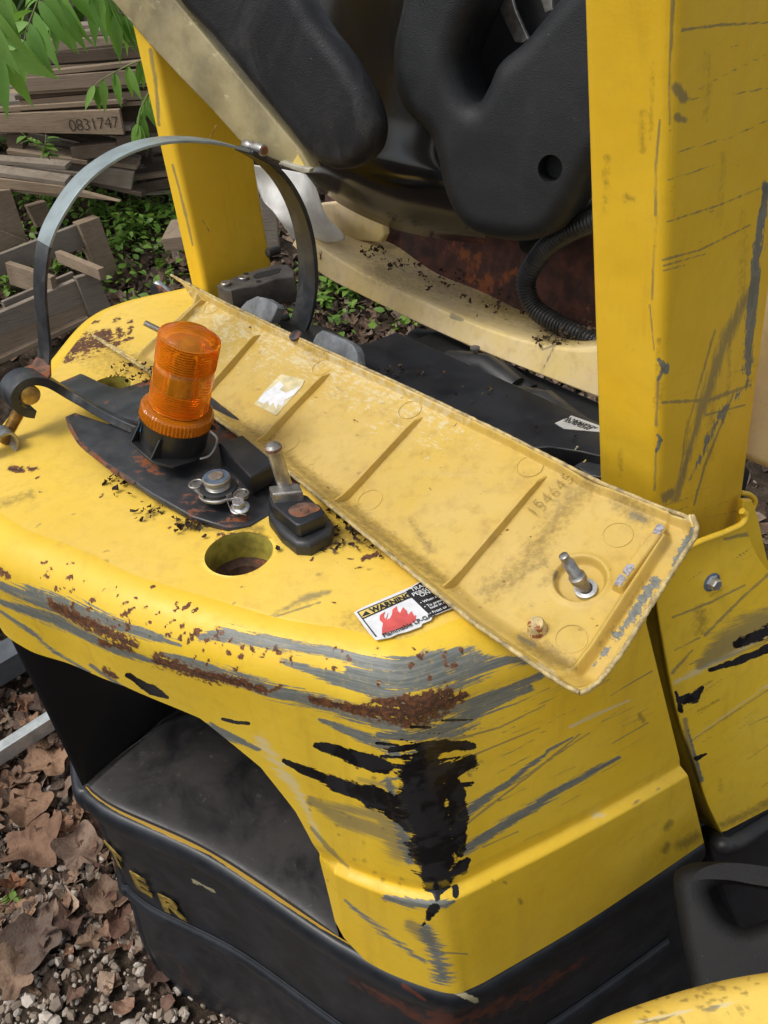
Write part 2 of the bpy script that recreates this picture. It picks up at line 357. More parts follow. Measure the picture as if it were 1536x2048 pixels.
M_STEEL = simple('worn_steel', (.36, .35, .33), .38, .85, var=.3, sc=60, dirt=(.16, .12, .08, .6), bump_=.3)
M_ZINC = simple('zinc_bolt', (.52, .53, .54), .35, .85, var=.2, sc=80, dirt=(.2, .18, .15, .4))
M_BRASS = simple('brassy_plating', (.50, .36, .14), .38, .8, var=.4, sc=60, dirt=(.25, .15, .07, .6))
def vinyl(name, col, dust, rough, amt, wr):
    s = NT(name); o = s.coord('Object'); n = s.noise(o, 5, 6, .65, 1.2); sm = s.noise(s.coord('Object', (8, 22, 8), (.4, .5, .3)), 1, 7, .7, .8); v = s.n('TexVoronoi', feature='DISTANCE_TO_EDGE'); s.set(v.inputs['Vector'], o); v.inputs['Scale'].default_value = 330; g = s.noise(o, 500, 3)
    c = s.mix(s.math('MULTIPLY', s.ramp(n, .38, .68), amt), col, dust); c = s.mix(s.math('MULTIPLY', s.ramp(sm, .5, .72), amt*.7), c, tuple(A(dust)*1.25)); c = s.mix(s.math('MULTIPLY', s.ramp(s.noise(o, 190, 3), .73, .76), .5), c, (.2, .19, .18))
    return s.out(c, s.mixf(n, rough*.85, rough*1.2), None, s.bump(g, .5, .0012, s.bump(s.math('ADD', s.math('MULTIPLY', sm, wr), s.math('MULTIPLY', v.outputs['Distance'], .12)), .5, .006)), Specular_IOR_Level=.28)
M_VINYL = vinyl('dusty_black_vinyl', (.012, .012, .014), (.042, .041, .040), .45, .75, .6)
M_GLOSS = simple('glossy_black_plastic', (.007, .007, .008), .14, var=.4, sc=8, dirt=(.02, .017, .015, .25), bump_=.05)
M_FOAM = vinyl('textured_black_foam', (.010, .011, .012), (.021, .022, .024), .52, .7, .12)
M_RUB = simple('black_rubber', (.018, .019, .021), .45, var=.3, sc=20, dirt=(.06, .055, .05, .4))
M_PAD = simple('worn_grey_rubber', (.17, .185, .20), .55, var=.3, sc=45, dirt=(.05, .055, .06, .6), bump_=.7, bsc=120)
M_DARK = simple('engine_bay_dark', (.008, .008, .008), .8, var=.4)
M_REDR = simple('red_oxide_rust', (.075, .024, .016), .75, var=.6, sc=24, rust=.42, dirt=(.010, .007, .005, .95), bump_=1, bsc=60)
M_GALV = simple('galvanised_steel', (.50, .53, .52), .45, .6, var=.15, sc=40, dirt=(.3, .3, .28, .4))
M_BEAM = simple('dark_steel_beam', (.09, .10, .11), .5, .2, var=.2, sc=20)
M_PAPER = simple('dirty_white_sheet', (.62, .62, .60), .8, var=.12, sc=14, dirt=(.27, .26, .24, .5), bump_=.4, bsc=60)
M_FILM = simple('scratched_clear_edge', (.30, .25, .13), .34, var=.35, sc=14, dirt=(.34, .30, .20, .5), streak=(8, 60, 60), bump_=.4)
M_WOOD = wood('weathered_wood', (.34, .25, .165)); M_WOODG = wood('grey_weathered_wood', (.30, .245, .185)); M_WOODD = wood('dark_weathered_wood', (.13, .095, .065))
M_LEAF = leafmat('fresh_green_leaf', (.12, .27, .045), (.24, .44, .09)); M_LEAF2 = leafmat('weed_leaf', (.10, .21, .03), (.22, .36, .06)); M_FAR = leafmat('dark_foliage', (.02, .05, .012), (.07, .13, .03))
M_DRY = drymat('dry_leaf', [(.09, .04, .03), (.36, .22, .13), (.14, .075, .055), (.46, .33, .23), (.11, .07, .055), (.38, .17, .08), (.24, .19, .15), (.07, .04, .03), (.30, .20, .13)], (.09, .045, .03)); M_LITTER = drymat('leaf_litter', [(.04, .026, .02), (.22, .14, .09), (.08, .05, .035), (.30, .22, .16), (.055, .035, .028)], (.03, .02, .016))
M_DEB = drymat('dark_leaf_debris', [(.02, .012, .008), (.07, .04, .022), (.03, .018, .012), (.13, .09, .055), (.025, .015, .01)], (.02, .012, .008))
M_STEM = simple('green_stem', (.16, .18, .06), .6); M_TWIG = simple('twig', (.20, .15, .10), .8)
M_WHITE = simple('white_print', (.72, .73, .74), .45, var=.08, sc=60, dirt=(.4, .4, .38, .35)); M_INK = simple('black_print', (.02, .02, .022), .45, var=.2)
M_LYEL = simple('yellow_print', (.72, .55, .16), .45, var=.1); M_RED = simple('red_print', (.62, .10, .09), .45, var=.15, sc=60); M_CYAN = simple('blue_print', (.03, .30, .62), .5)
M_BLUEP = simple('blue_grey_disc', (.10, .14, .19), .45, .2, var=.3, sc=60); M_LAB = simple('grey_label', (.42, .42, .40), .6, var=.1)
M_HFL = simple('rusty_hole_floor', (.07, .035, .02), .9, var=.5, sc=60, rust=.3, bump_=.8)
M_HOLE = simple('mossy_rusty_hole', (.34, .28, .04), .75, var=.5, sc=30, rust=.45, bump_=.6)
# ---------------------------------------------------------------- ground
GZ0 = -.40
def gz(x, y):
    d = np.hypot(x, y); return GZ0+.19*np.clip(d-1.7, 0, 4.3)+.045*np.clip(d-6, 0, 60)
gx = np.concatenate([np.linspace(-60, -6, 28), np.linspace(-5.8, 5.8, 180), np.linspace(6, 60, 28)]); gy = np.concatenate([np.linspace(-20, -2, 10), np.linspace(-1.8, 8, 160), np.linspace(8.4, 80, 40)])
X, Y = np.meshgrid(gx, gy); G = np.stack([X, Y, gz(X, Y)+.012*np.sin(X*7+Y*3)*np.cos(Y*5-X*2)], -1)
s = NT('dark_soil'); o = s.coord('Object'); n = s.noise(o, 9, 8, .7); n2 = s.noise(o, 70, 5, .7)
M_SOIL = s.out(s.mix(s.ramp(n, .35, .7), (.035, .025, .018), s.mix(n2, (.06, .045, .032), (.17, .125, .085))), .95, None, s.bump(s.math('ADD', n2, n), 1, .02), Specular_IOR_Level=.15)
tag(grid('ground', G, M_SOIL), kind='structure')
class Batch:
    """many small pieces joined into one mesh"""
    def __init__(s): s.V = []; s.F = []; s.k = 0
    def add(s, V, Fc): s.V.append(V); s.F += [tuple(i+s.k for i in f) for f in Fc]; s.k += len(V)
    def build(s, name, mat, parent=None, smooth=False):
        me = bpy.data.meshes.new(name); me.from_pydata(np.vstack(s.V).tolist(), [], s.F)
        if smooth: me.polygons.foreach_set('use_smooth', [True]*len(me.polygons))
        return link(name, me, mat, parent)
def rotm(ax=None, a=None):
    q = rng.normal(size=4); q /= np.linalg.norm(q); w_, x, y, z = q
    return A([[1-2*(y*y+z*z), 2*(x*y-z*w_), 2*(x*z+y*w_)], [2*(x*y+z*w_), 1-2*(x*x+z*z), 2*(y*z-x*w_)], [2*(x*z-y*w_), 2*(y*z+x*w_), 1-2*(x*x+y*y)]])
def tilt(yaw, t1, t2):
    return np.array(Matrix.Rotation(yaw, 3, 'Z') @ Matrix.Rotation(t1, 3, 'X') @ Matrix.Rotation(t2, 3, 'Y'))
t_ = (1+5**.5)/2
ICO = A([(-1, t_, 0), (1, t_, 0), (-1, -t_, 0), (1, -t_, 0), (0, -1, t_), (0, 1, t_), (0, -1, -t_), (0, 1, -t_), (t_, 0, -1), (t_, 0, 1), (-t_, 0, -1), (-t_, 0, 1)])/1.9
ICF = [(0, 11, 5), (0, 5, 1), (0, 1, 7), (0, 7, 10), (0, 10, 11), (1, 5, 9), (5, 11, 4), (11, 10, 2), (10, 7, 6), (7, 1, 8), (3, 9, 4), (3, 4, 2), (3, 2, 6), (3, 6, 8), (3, 8, 9), (4, 9, 5), (2, 4, 11), (6, 2, 10), (8, 6, 7), (9, 8, 1)]
# gravel beside the truck
gb = Batch()
for i in range(9500):
    x, y = rng.uniform(-1.2, .1), rng.uniform(.25, 1.9)
    if i % 3 and not (x < -.05 and y < 1.25-.35*(x+.5)): continue
    r = 1.2*rng.choice([.0035, .006, .009, .014], p=[.34, .36, .22, .08])*rng.uniform(.8, 1.25)
    V = (ICO*rng.uniform(.72, 1.25, (12, 1)))*r*A([1, rng.uniform(.6, 1), rng.uniform(.5, .9)])
    gb.add(V@rotm().T+A([x, y, gz(x, y)+r*.3+.003]), ICF)
s = NT('limestone_gravel'); g = s.n('NewGeometry').outputs['Random Per Island']; n = s.noise(s.coord('Object'), 120, 4)
cr = s.mix(s.ramp(g, .3, .95), (.24, .185, .135), (.60, .53, .45)); M_GRAV = s.out(s.mix(s.math('MULTIPLY', n, .4), cr, (.14, .11, .085)), .9, None, s.bump(n, .5, .002))
tag(gb.build('gravel', M_GRAV, smooth=False), kind='stuff')
# leaf shapes
def leafgeo(lob, n=40, sd=0):
    g = np.random.default_rng(sd); pts = []; inn = []
    for k in range(n):
        a = 2*PI*k/n; c5 = abs(math.cos(2.5*a+.5*math.sin(a+sd))); r = .5*((1-lob)+lob*c5*(.7+.5*math.cos(a*.5+sd)**2)+.05*abs(math.sin(9*a)))*(1+.28*math.cos(a))*(1+.09*g.normal())
        cu = .55*r*r*math.sin(2*a+sd)+.28*math.sin(3*a+sd*2)*r*r*2+.45*abs(r*math.sin(a))**1.2+.03*g.normal()
        pts.append((r*math.cos(a)*1.1, r*math.sin(a), cu)); inn.append((r*.5*math.cos(a)*1.1, r*.5*math.sin(a), cu*.3+.02*g.normal()))
    V = A([(0, 0, 0)]+inn+pts); Fc = [(0, k+1, (k+1) % n+1) for k in range(n)]+[(k+1, n+k+1, n+(k+1) % n+1, (k+1) % n+1) for k in range(n)]
    V[np.arange(1, 2*n+1), 2] += .0; return V, Fc
def ovalgeo(w=.32, n=6, curl=.15):
    V = []; 
    for i in range(n+1):
        t = i/n; ww = w*math.sin(PI*min(1, t*1.02)**.75)*(1-.15*t) if 0 < i < n else 0.004
        V += [(t, -ww/2, curl*.4*ww-curl*t*t), (t, 0, -curl*t*t-.0), (t, ww/2, curl*.4*ww-curl*t*t)]
    Fc = []
    for i in range(n): a = i*3; Fc += [(a, a+1, a+4, a+3), (a+1, a+2, a+5, a+4)]
    return A(V), Fc
LG = [leafgeo(.45, 30, 1), leafgeo(.38, 30, 2), leafgeo(.3, 14, 3), leafgeo(.12, 10, 4)]
LQ = [leafgeo(.5, 10, 5), leafgeo(.4, 10, 6), leafgeo(.2, 8, 7), leafgeo(.1, 7, 8)]
lb = Batch()
def scatter(lbatch, n, fx, fy, size, lift=.01, tl=.5, gi=(0, 1, 2, 3)):
    for _ in range(n):
        x, y = fx(), fy(); V, Fc = (LG if size[1] > .075 and lift > .013 else LQ)[int(rng.choice(gi))]; s_ = rng.uniform(*size)
        V = V*s_; V = V@tilt(rng.uniform(0, 6.28), rng.normal()*tl, rng.normal()*tl).T
        lbatch.add(V+A([x, y, gz(x, y)+lift*rng.uniform(.4, 2.2)]), Fc)
scatter(lb, 2600, lambda: rng.uniform(-1.9, -.3), lambda: rng.uniform(.9, 2.4), (.02, .055), .006)
scatter(lb, 6000, lambda: rng.uniform(-3.2, 2.2), lambda: rng.uniform(2.0, 7.5), (.03, .09), .012)
scatter(lb, 2600, lambda: rng.uniform(-1.2, .9), lambda: rng.uniform(2.0, 4.2), (.03, .07), .012)
tag(lb.build('leaf_litter', M_LITTER), kind='stuff')
lb = Batch()
scatter(lb, 330, lambda: rng.uniform(-1.5, -.55), lambda: rng.uniform(1.02, 1.75), (.04, .085), .014, .4, (0, 1, 2))
scatter(lb, 60, lambda: rng.uniform(-1.0, -.35), lambda: rng.uniform(.45, 1.1), (.02, .05), .012, .3, (2, 3))
tag(lb.build('fallen_leaves', M_DRY), kind='stuff')
for i, (px, py, s_, y_, lab, g_) in enumerate([
        (60, 1690, .17, .4, 'large tan lobed leaf lying flat beside the green sprout at left edge', 0), (160, 1710, .13, 1.9, 'brown curled leaf lying right of the large tan leaf, near the black skirt', 1),
        (110, 1530, .16, 2.6, 'rust coloured dry leaf just below the silver rail', 0), (55, 1610, .14, 5.0, 'reddish brown leaf above the large tan leaf', 1),
        (75, 1880, .15, 3.6, 'pale tan curled leaf below the green sprout', 1), (238, 1862, .05, 1.0, 'small orange oval leaf lying alone on the gravel', 3),
        (325, 1935, .08, 4.2, 'pale leaf stuck on gravel beside the black machine base', 1), (205, 1800, .10, 0.3, 'folded brown leaf between leaf pile and gravel', 2), (30, 1960, .11, 2.2, 'tan torn leaf near the bottom left corner', 0)]):
    V, Fc = LG[g_]; p = Z(px, py, GZ0+.03); V = V*s_; V = V@tilt(y_, .15*rng.normal(), .12*rng.normal()).T+A([p[0], p[1], gz(p[0], p[1])+.035])
    o = mesh('dry_leaf', V, Fc, M_DRY); s2 = o.modifiers.new('s', 'SUBSURF'); s2.levels = s2.render_levels = 1; tag(o, lab, 'leaf')
# rail and beam lying on the ground
def bar3(name, pa, pb, wd, hh, mat, lab, cat_):
    d = nrm(pb-pa); sd_ = nrm(np.cross(UP, d)); c = (pa+pb)/2
    o = box(name, c-UP*hh/2, (pb-pa)/2, sd_*wd/2, UP*hh/2, mat, None, .002); return tag(o, lab, cat_)
gh = lambda x, y, h: Z(x, y, float(gz(*Z(x, y, GZ0+.1)[:2]))+h)
a, b = gh(0, 1492, .09), gh(125, 1412, .09); d = b-a; bar3('metal_rail', a-d*2.2, b+d*1.4, .035, .05, M_GALV, 'silver galvanised rail lying on dead leaves at the left edge', 'rail')
a, b = gh(0, 1305, .12), gh(40, 1282, .12); d = nrm(b-a)*.4; bar3('steel_beam', a-d*1.5, a+d*1.6, .085, .08, M_BEAM, 'dark grey steel beam on the ground behind the silver rail', 'beam')

# ================================================================ FORKLIFT
fk = thing('forklift', 'battered yellow forklift seen from behind with scraped counterweight and black seat', 'forklift', (0.1, 1.2, 0))
ZR, ZD, ZT = .885, .33, .952
Rp = [(-.40, 1.73), (-.52, 1.67), (-.585, 1.585), (-.607, 1.42), (-.62, 1.22), (-.632, 1.06), (-.60, .945)]
Rpx = [(0, 1175), (120, 1228), (240, 1290), (400, 1345), (540, 1390), (660, 1412), (740, 1432), (800, 1440), (860, 1428), (960, 1388), (1080, 1345), (1200, 1290), (1292, 1245)]
R3 = A([(x, y, ZR) for x, y in Rp]+[Z(x, y, ZR) for x, y in Rpx])
Dp = [(-.40, 1.70), (-.50, 1.63), (-.555, 1.54), (-.585, 1.38), (-.600, 1.20), (-.603, 1.06)]
Dpx = [(160, 1560), (190, 1590), (240, 1622), (420, 1705), (640, 1850), (710, 1892), (790, 1935), (893, 1970), (940, 1960), (1010, 1922), (1150, 1840), (1280, 1755), (1398, 1675)]
D3 = A([(x, y, ZD) for x, y in Dp]+[Z(x, y, ZD) for x, y in Dpx])
D3 = np.vstack([D3[:7], D3[6:7]*.5+D3[7:8]*.5, D3[7:]])
assert len(R3) == len(D3), (len(R3), len(D3))
NK = len(R3)
def plan(C, s): return catk(np.arange(NK), C, s)
sf = np.linspace(0, NK-1, 1400); Rf = plan(R3, sf); Df = plan(D3, sf)
def outn(C):
    T = np.gradient(C, axis=0); n = np.stack([T[:, 1], -T[:, 0], T[:, 0]*0], -1); n /= np.linalg.norm(n, axis=1)[:, None]
    k = 25; n = np.stack([np.convolve(np.pad(n[:, i], k, 'edge'), np.ones(2*k+1)/(2*k+1), 'valid') for i in range(3)], -1)
    return n/np.linalg.norm(n, axis=1)[:, None]
Nf = outn(Rf); NDf = outn(Df)
def at(Cf, s): return np.stack([np.interp(s, sf, Cf[:, i]) for i in range(3)], -1)
zz = np.linspace(.90, .30, 160)
SG, ZG = np.meshgrid(sf, zz); tt = ((ZR-ZG)/(ZR-ZD))[..., None]
WG = Rf[None]*(1-tt)+Df[None]*tt; WQ = proj(WG.reshape(-1, 3))
def find(px, py):
    ok = SG.ravel() > 5.2
    i = np.argmin(((WQ-A([px, py]))**2).sum(1)+(~ok)*1e9); return SG.ravel()[i], ZG.ravel()[i]
grv = A([find(*p) for p in [(640, 1715), (700, 1742), (800, 1778), (870, 1786), (960, 1752), (1140, 1662), (1340, 1550)]])
def wall(s, z):
    t = (ZR-z)/(ZR-ZD); P = at(Rf, s)*(1-t)[:, None]+at(Df, s)*t[:, None]; P[:, 2] = z
    zg = np.interp(s, grv[:, 0], grv[:, 1]); k = sst(zg-z, -.004, .007)*.011*sst(s, grv[0, 0]-.2, grv[0, 0]+.5)
    k = k-sst(zg-z, -.03, -.004)*(1-sst(zg-z, -.002, .004))*.003
    return P+at(Nf, s)*k[:, None]
# lower boundary of the yellow wall (edge of the recess on the left, paint line on the right)
top_s = [0, 7, 9, 10, 11, 11.6, 12.0, 12.4, 13, NK-1]
low_px = [None, (0, 1213), (250, 1372), (400, 1438), (520, 1535), (590, 1622), (640, 1718), (672, 1838), (735, 1905), None]
low = [None]*10
for i, p in enumerate(low_px):
    if p: low[i] = find(*p)
low[0] = (0, low[1][1]); low[-1] = (NK-1, ZD); low = A(low)
low[7, 1] = max(low[7, 1], ZD+.005); low[8] = (low[8][0], ZD)
NC = 900
ks = np.interp(np.linspace(0, 1, NC), [0, .18, 1], [0, 5.5, NK-1])
lsb = np.interp(ks, top_s, low[:, 0]); lzb = np.interp(ks, top_s, low[:, 1]); 
m_ = ks >= 13; lsb[m_] = np.interp(ks[m_], [13, 14, NK-1], [low[8][0], 14, NK-1]); lzb[m_] = ZD
rr = np.linspace(0, 1, 230)
RAD = .055
rows = []
for j, a in enumerate(np.linspace(0, PI/2, 26)[:-1]):          # rounded shoulder
    ins = RAD*(1-math.sin(a)); zq = ZR+(ZT-ZR)*math.cos(a)**.9
    P = at(Rf, ks)-at(Nf, ks)*ins; P[:, 2] = zq; rows.append(P)
for r_ in rr:
    rows.append(wall(ks*(1-r_)+lsb*r_, ZR*(1-r_)+lzb*r_))
GW = np.stack(rows)
STK = [
 # blue-grey scuff bands along the rim
 ('grey', [(-10, 1168), (60, 1190), (160, 1225), (270, 1262), (360, 1290)], [10, 22, 26, 14, 6]),
 ('grey', [(-10, 1200), (110, 1240), (230, 1300), (330, 1330)], [6, 16, 14, 5]),
 ('grey', [(330, 1310), (430, 1345), (560, 1385), (700, 1425), (790, 1450)], [8, 18, 22, 22, 18]),
 ('grey', [(400, 1275), (460, 1268), (540, 1285), (640, 1302), (760, 1330), (860, 1330), (960, 1318)], [8, 20, 18, 12, 24, 34, 22]),
 ('grey', [(700, 1345), (800, 1360), (900, 1350), (1000, 1325), (1080, 1318)], [20, 34, 38, 16, 10]),
 ('grey', [(560, 1320), (640, 1345), (720, 1372), (800, 1400)], [5, 14, 22, 24]),
 ('grey', [(760, 1470), (830, 1475), (900, 1455), (960, 1420), (1060, 1375)], [12, 14, 16, 18, 12]),
 ('grey', [(840, 1435), (960, 1400), (1090, 1348)], [14, 17, 10]),
 ('grey', [(640, 1440), (720, 1470), (790, 1500)], [5, 14, 16]),
 ('grey', [(360, 1425), (440, 1465), (520, 1500)], [5, 9, 4]),
 # rust along crease
 ('rust', [(100, 1205), (160, 1240), (270, 1290)], [7, 12, 10], .9),
 ('rust', [(205, 1285), (262, 1298)], [8, 6], .85), ('rust', [(315, 1318), (400, 1350), (470, 1362), (530, 1380)], [12, 10, 9, 7], .92),
 ('rust', [(540, 1382), (560, 1372)], [5, 4], .8), ('rust', [(620, 1398), (700, 1418), (760, 1425), (830, 1428), (880, 1408), (930, 1392)], [6, 9, 16, 24, 20, 8]),
 ('rust', [(740, 1405), (840, 1400), (900, 1385)], [6, 16, 8], .85),
 ('rust', [(210, 1340), (232, 1355)], [7, 5], .9), ('rust', [(0, 1140), (15, 1150)], [8, 8], .75),
 # black touch-up paint on the corner
 ('black', [(632, 1492), (680, 1502), (740, 1525), (770, 1535)], [7, 13, 18, 14]), ('black', [(568, 1522), (620, 1545), (700, 1575), (775, 1605)], [4, 10, 16, 24]),
 ('black', [(780, 1500), (850, 1490), (900, 1492), (945, 1492)], [5, 10, 13, 8]), ('black', [(830, 1545), (890, 1545), (940, 1525)], [22, 22, 18]),
 ('black', [(845, 1535), (850, 1600), (865, 1660), (870, 1720), (870, 1770)], [38, 52, 46, 42, 26]), ('black', [(800, 1600), (905, 1580)], [18, 16]), ('black', [(780, 1625), (840, 1650)], [14, 20]),
 ('black', [(905, 1570), (915, 1640), (920, 1700)], [18, 22, 14]), ('black', [(900, 1750), (925, 1735), (935, 1720)], [10, 14, 6]), ('black', [(870, 1790), (876, 1798)], [9, 7]), ('black', [(912, 1775), (911, 1792)], [7, 6]),
 ('black', [(868, 1815), (858, 1835)], [12, 8]), ('black', [(850, 1845), (846, 1850)], [6, 4], .7),
 ('black', [(445, 1438), (475, 1445), (497, 1447)], [2.5, 4, 3]), ('black', [(255, 1350), (300, 1378), (335, 1395)], [5, 9, 4]),
 # dark smears left of corner
 ('scr', [(620, 1600), (690, 1640), (770, 1665)], [8, 18, 14], .95), ('scr', [(640, 1610), (760, 1630), (800, 1700)], [10, 16, 30], .8), ('grey', [(775, 1560), (800, 1640), (820, 1720)], [10, 24, 16], .85),
 ('scr', [(622, 1655), (660, 1700), (697, 1735)], [3, 5, 2.5]), ('scr', [(720, 1560), (830, 1585)], [12, 8], .6),
 ('grey', [(770, 1795), (820, 1808), (890, 1806), (908, 1802)], [8, 12, 12, 4]), ('grey', [(850, 1860), (870, 1900), (885, 1950)], [20, 24, 30], .85), ('grey', [(690, 1800), (760, 1860), (850, 1925)], [6, 12, 8], .7), ('scr', [(820, 1850), (860, 1880)], [12, 14], .9),
 # long scuffs on side
 ('grey', [(930, 1700), (1000, 1655), (1120, 1580), (1238, 1515)], [14, 13, 10, 5]), ('grey', [(925, 1630), (1010, 1570), (1100, 1500), (1145, 1475)], [14, 8, 4, 2]), ('scr', [(930, 1650), (1060, 1550), (1160, 1468)], [2.5, 2, 1.5]),
 ('scr', [(1000, 1585), (1180, 1465)], [1.5, 1.5], .9), ('scr', [(910, 1480), (1000, 1455), (1090, 1410)], [2, 2, 1.5]), ('scr', [(925, 1520), (1080, 1455)], [2, 1.5]), ('pale', [(1140, 1455), (1190, 1430), (1260, 1400)], [3, 4, 2], .9),
 ('grey', [(850, 1475), (910, 1470), (960, 1445)], [5, 6, 3], .8), ('dirt', [(1280, 1430), (1285, 1440)], [4, 5]), ('dirt', [(1330, 1700), (1336, 1690)], [7, 6]), ('dirt', [(1360, 1690), (1395, 1672)], [9, 9]), ('dirt', [(1333, 1655), (1342, 1645)], [6, 5]),
 ('pale', [(1190, 1632), (1205, 1628)], [7, 6], .9), ('dirt', [(1040, 1800), (1042, 1805)], [4, 4]), ('scr', [(885, 1905), (935, 1908)], [2, 2]),
 # around the recess lip
 ('grey', [(0, 1222), (60, 1262), (110, 1305), (180, 1345)], [5, 7, 6, 4], .8), ('grey', [(180, 1330), (260, 1385), (330, 1425)], [4, 6, 4], .9), ('grey', [(420, 1445), (470, 1475), (515, 1500)], [4, 6, 4]), ('pale', [(520, 1480), (600, 1590), (640, 1680)], [14, 10, 6], .75),
]
for _ in range(42):                                              # fine scratches on side face, chips on shoulder
    x = rng.uniform(940, 1290); y = rng.uniform(1380, 1700); l = rng.uniform(15, 90); STK.append(('scr', [(x, y), (x+l, y-l*rng.uniform(.42, .62))], rng.uniform(.8, 1.8), rng.uniform(.55, .95)))
for _ in range(60):
    x = rng.uniform(740, 900); y = rng.uniform(1440, 1580); l = rng.uniform(20, 90); STK.append((random.choice(['grey', 'scr', 'black']), [(x, y), (x+l*.9, y+rng.uniform(-12, 10))], rng.uniform(1.2, 4), .85))
for _ in range(75):
    x = rng.uniform(60, 460); y = 1150+.34*x*1.05+rng.normal()*26-20; STK.append(('rust', [(x, y), (x+rng.uniform(2, 13), y-rng.uniform(1, 8))], rng.uniform(1.2, 3.6), rng.uniform(.7, 1)))
for _ in range(40):
    x = rng.uniform(430, 960); y = 1300+rng.normal()*22+(x-430)*.06; STK.append(('rust', [(x, y), (x+rng.uniform(2, 8), y+rng.uniform(-6, 6))], rng.uniform(2, 5), rng.uniform(.7, 1)))
for _ in range(40):
    x = rng.uniform(600, 1010); y = rng.uniform(1500, 1780); STK.append(('dirt', [(x, y), (x+3, y+2)], rng.uniform(1.5, 3.5), .8))
SW = np.concatenate([[0], np.cumsum(np.linalg.norm(np.diff(GW[25], axis=0), axis=1))])
UV = np.stack([np.broadcast_to(SW, GW.shape[:2]), 1-GW[..., 2]], -1).reshape(-1, 2)
cwt = grid('counterweight', GW, M_Y, fk, STK, UV)
# top deck of the counterweight with two round holes
T3 = GW[0]; kk = np.linspace(0, NC-1, 520).astype(int); Tt = T3[kk]
la = np.linspace(0, 1, 520); Bk = A([FW*(.76-.10*x)+RT*(-1.50+1.09*x) for x in la]); Bk[:, 2] = ZT
Bk = A([0, 0, 0])+Bk
Tt2 = Tt.copy()
GT = np.stack([Tt*(1-v)+Bk*v for v in np.linspace(0, 1, 260)]); 
GT[..., 2] = ZT+.004*np.exp(-((GT[..., 0]+.10)**2+(GT[..., 1]-.78)**2)/.004)
GT[0] = Tt
H1 = Z(478, 1107, ZT); H2 = Z(220, 772, ZT)
STT = [('rust', [(20, 938), (45, 940)], [5, 6]), ('rust', [(60, 938), (75, 936)], [5, 4], .9), ('rust', [(118, 700), (160, 690), (215, 680)], [16, 22, 16], .8), ('rust', [(195, 672), (215, 665)], [10, 8], .9), ('rust', [(100, 715), (120, 690)], [12, 8], .7),
 ('rust', [(726, 1118), (752, 1108)], [5, 6], .95), ('rust', [(560, 1045), (572, 1040)], [6, 4], .8), ('rust', [(440, 1080), (470, 1072)], [10, 8], .85), ('rust', [(0, 1045), (10, 1055)], [9, 6], .9),
 ('dirt', [(290, 1040), (330, 1000)], [5, 9], .85), ('dirt', [(0, 1010), (60, 990)], [8, 10], .6), ('dirt', [(370, 1055), (440, 1060)], [6, 5], .8), ('dirt', [(640, 1050), (760, 1090)], [12, 16], .95), ('dirt', [(240, 935), (330, 985), (430, 1045), (520, 1060)], [6, 8, 8, 8], .85),
 ('dirt', [(600, 1100), (700, 1080)], [8, 12], .75), ('scr', [(540, 1235), (600, 1200), (660, 1185)], [8, 12, 6], .62), ('scr', [(530, 1240), (640, 1205)], [3, 3], .8), ('scr', [(420, 1240), (470, 1205)], [2, 2], .6), ('dirt', [(175, 700), (400, 800)], [25, 40], .45),
 ('dirt', [(700, 1240), (800, 1280), (960, 1290)], [16, 20, 10], .5)]
for _ in range(60):
    x, y = rng.uniform(0, 1000), rng.uniform(930, 1290); STT.append((random.choice(['dirt', 'rust', 'scr']), [(x, y), (x+rng.uniform(2, 14), y-rng.uniform(-2, 7))], rng.uniform(1.2, 3.2), rng.uniform(.5, .9)))
for _ in range(40):
    x = rng.uniform(110, 260); y = 735-.28*x+rng.normal()*14; STT.append(('rust', [(x, y), (x+rng.uniform(4, 16), y-rng.uniform(0, 7))], rng.uniform(2, 4.5), .85))
Lr = np.linalg.norm(Bk-Tt, axis=1)
UVt = GT[..., :2].reshape(-1, 2)
M_YT = yellow('yellow_paint_deck_sky', base=(.78, .52, .06), aniso=(18, 18, 1), grime=.45)  # paler than the body: sky reflection mixed into the base colour
grid('deck', GT, M_YT, cwt, STT, UVt, [(H1, .0425), (H2, .034)])
for H, r in ((H1, .0432), (H2, .0347)):
    o = lathe('bolt_hole', H, A([0, 0, -1.]), [(r, .001), (r, .030), (r, .050)], M_HOLE, cwt, 40, 35, False)
    lathe('hole_floor', H, A([0, 0, -1.]), [(r, .042), (r*.7, .046), (r*.6, .06), (0, .061)], M_HFL, cwt, 40, 35, False)
# recess in the rear face
kc = np.linspace(5.6, 12.42, 150); Us, Uz = np.interp(kc, top_s, low[:, 0]), np.interp(kc, top_s, low[:, 1]); U3 = wall(Us, Uz)
sL = np.interp(kc, [5.6, 7, 9, 11, 12.42], [5.2, 6.3, 8.4, 10.0, low[7][0]]); L3 = at(Df, sL); L3[:, 2] = ZD
q = (kc-5.6)/(12.42-5.6); qq = np.clip((kc-7.15)/(12.42-7.15), 0, 1); dep = (.33*np.sin(PI*qq**1.1)**.6)[:, None]; inw = FW*.9-RT*.1
kd = np.minimum(dep/.2, 1); ctrl = [U3, U3+inw*dep*.10+UP*.002, U3+inw*dep*.5+UP*.01, U3+inw*dep*.96-UP*.01, U3*.5+L3*.5+inw*dep*1.05, L3+inw*dep+UP*.055*kd, L3+inw*dep*.80+UP*.03*kd, L3+inw*dep*.4+UP*.018*kd, L3+inw*dep*.05+UP*.008*kd, L3]
C_ = np.stack(ctrl); GCv = catk(np.arange(10), C_.reshape(10, -1), np.linspace(0, 9, 110)).reshape(110, 150, 3)
rc_ = grid('rear_recess', GCv, M_CAV, cwt)
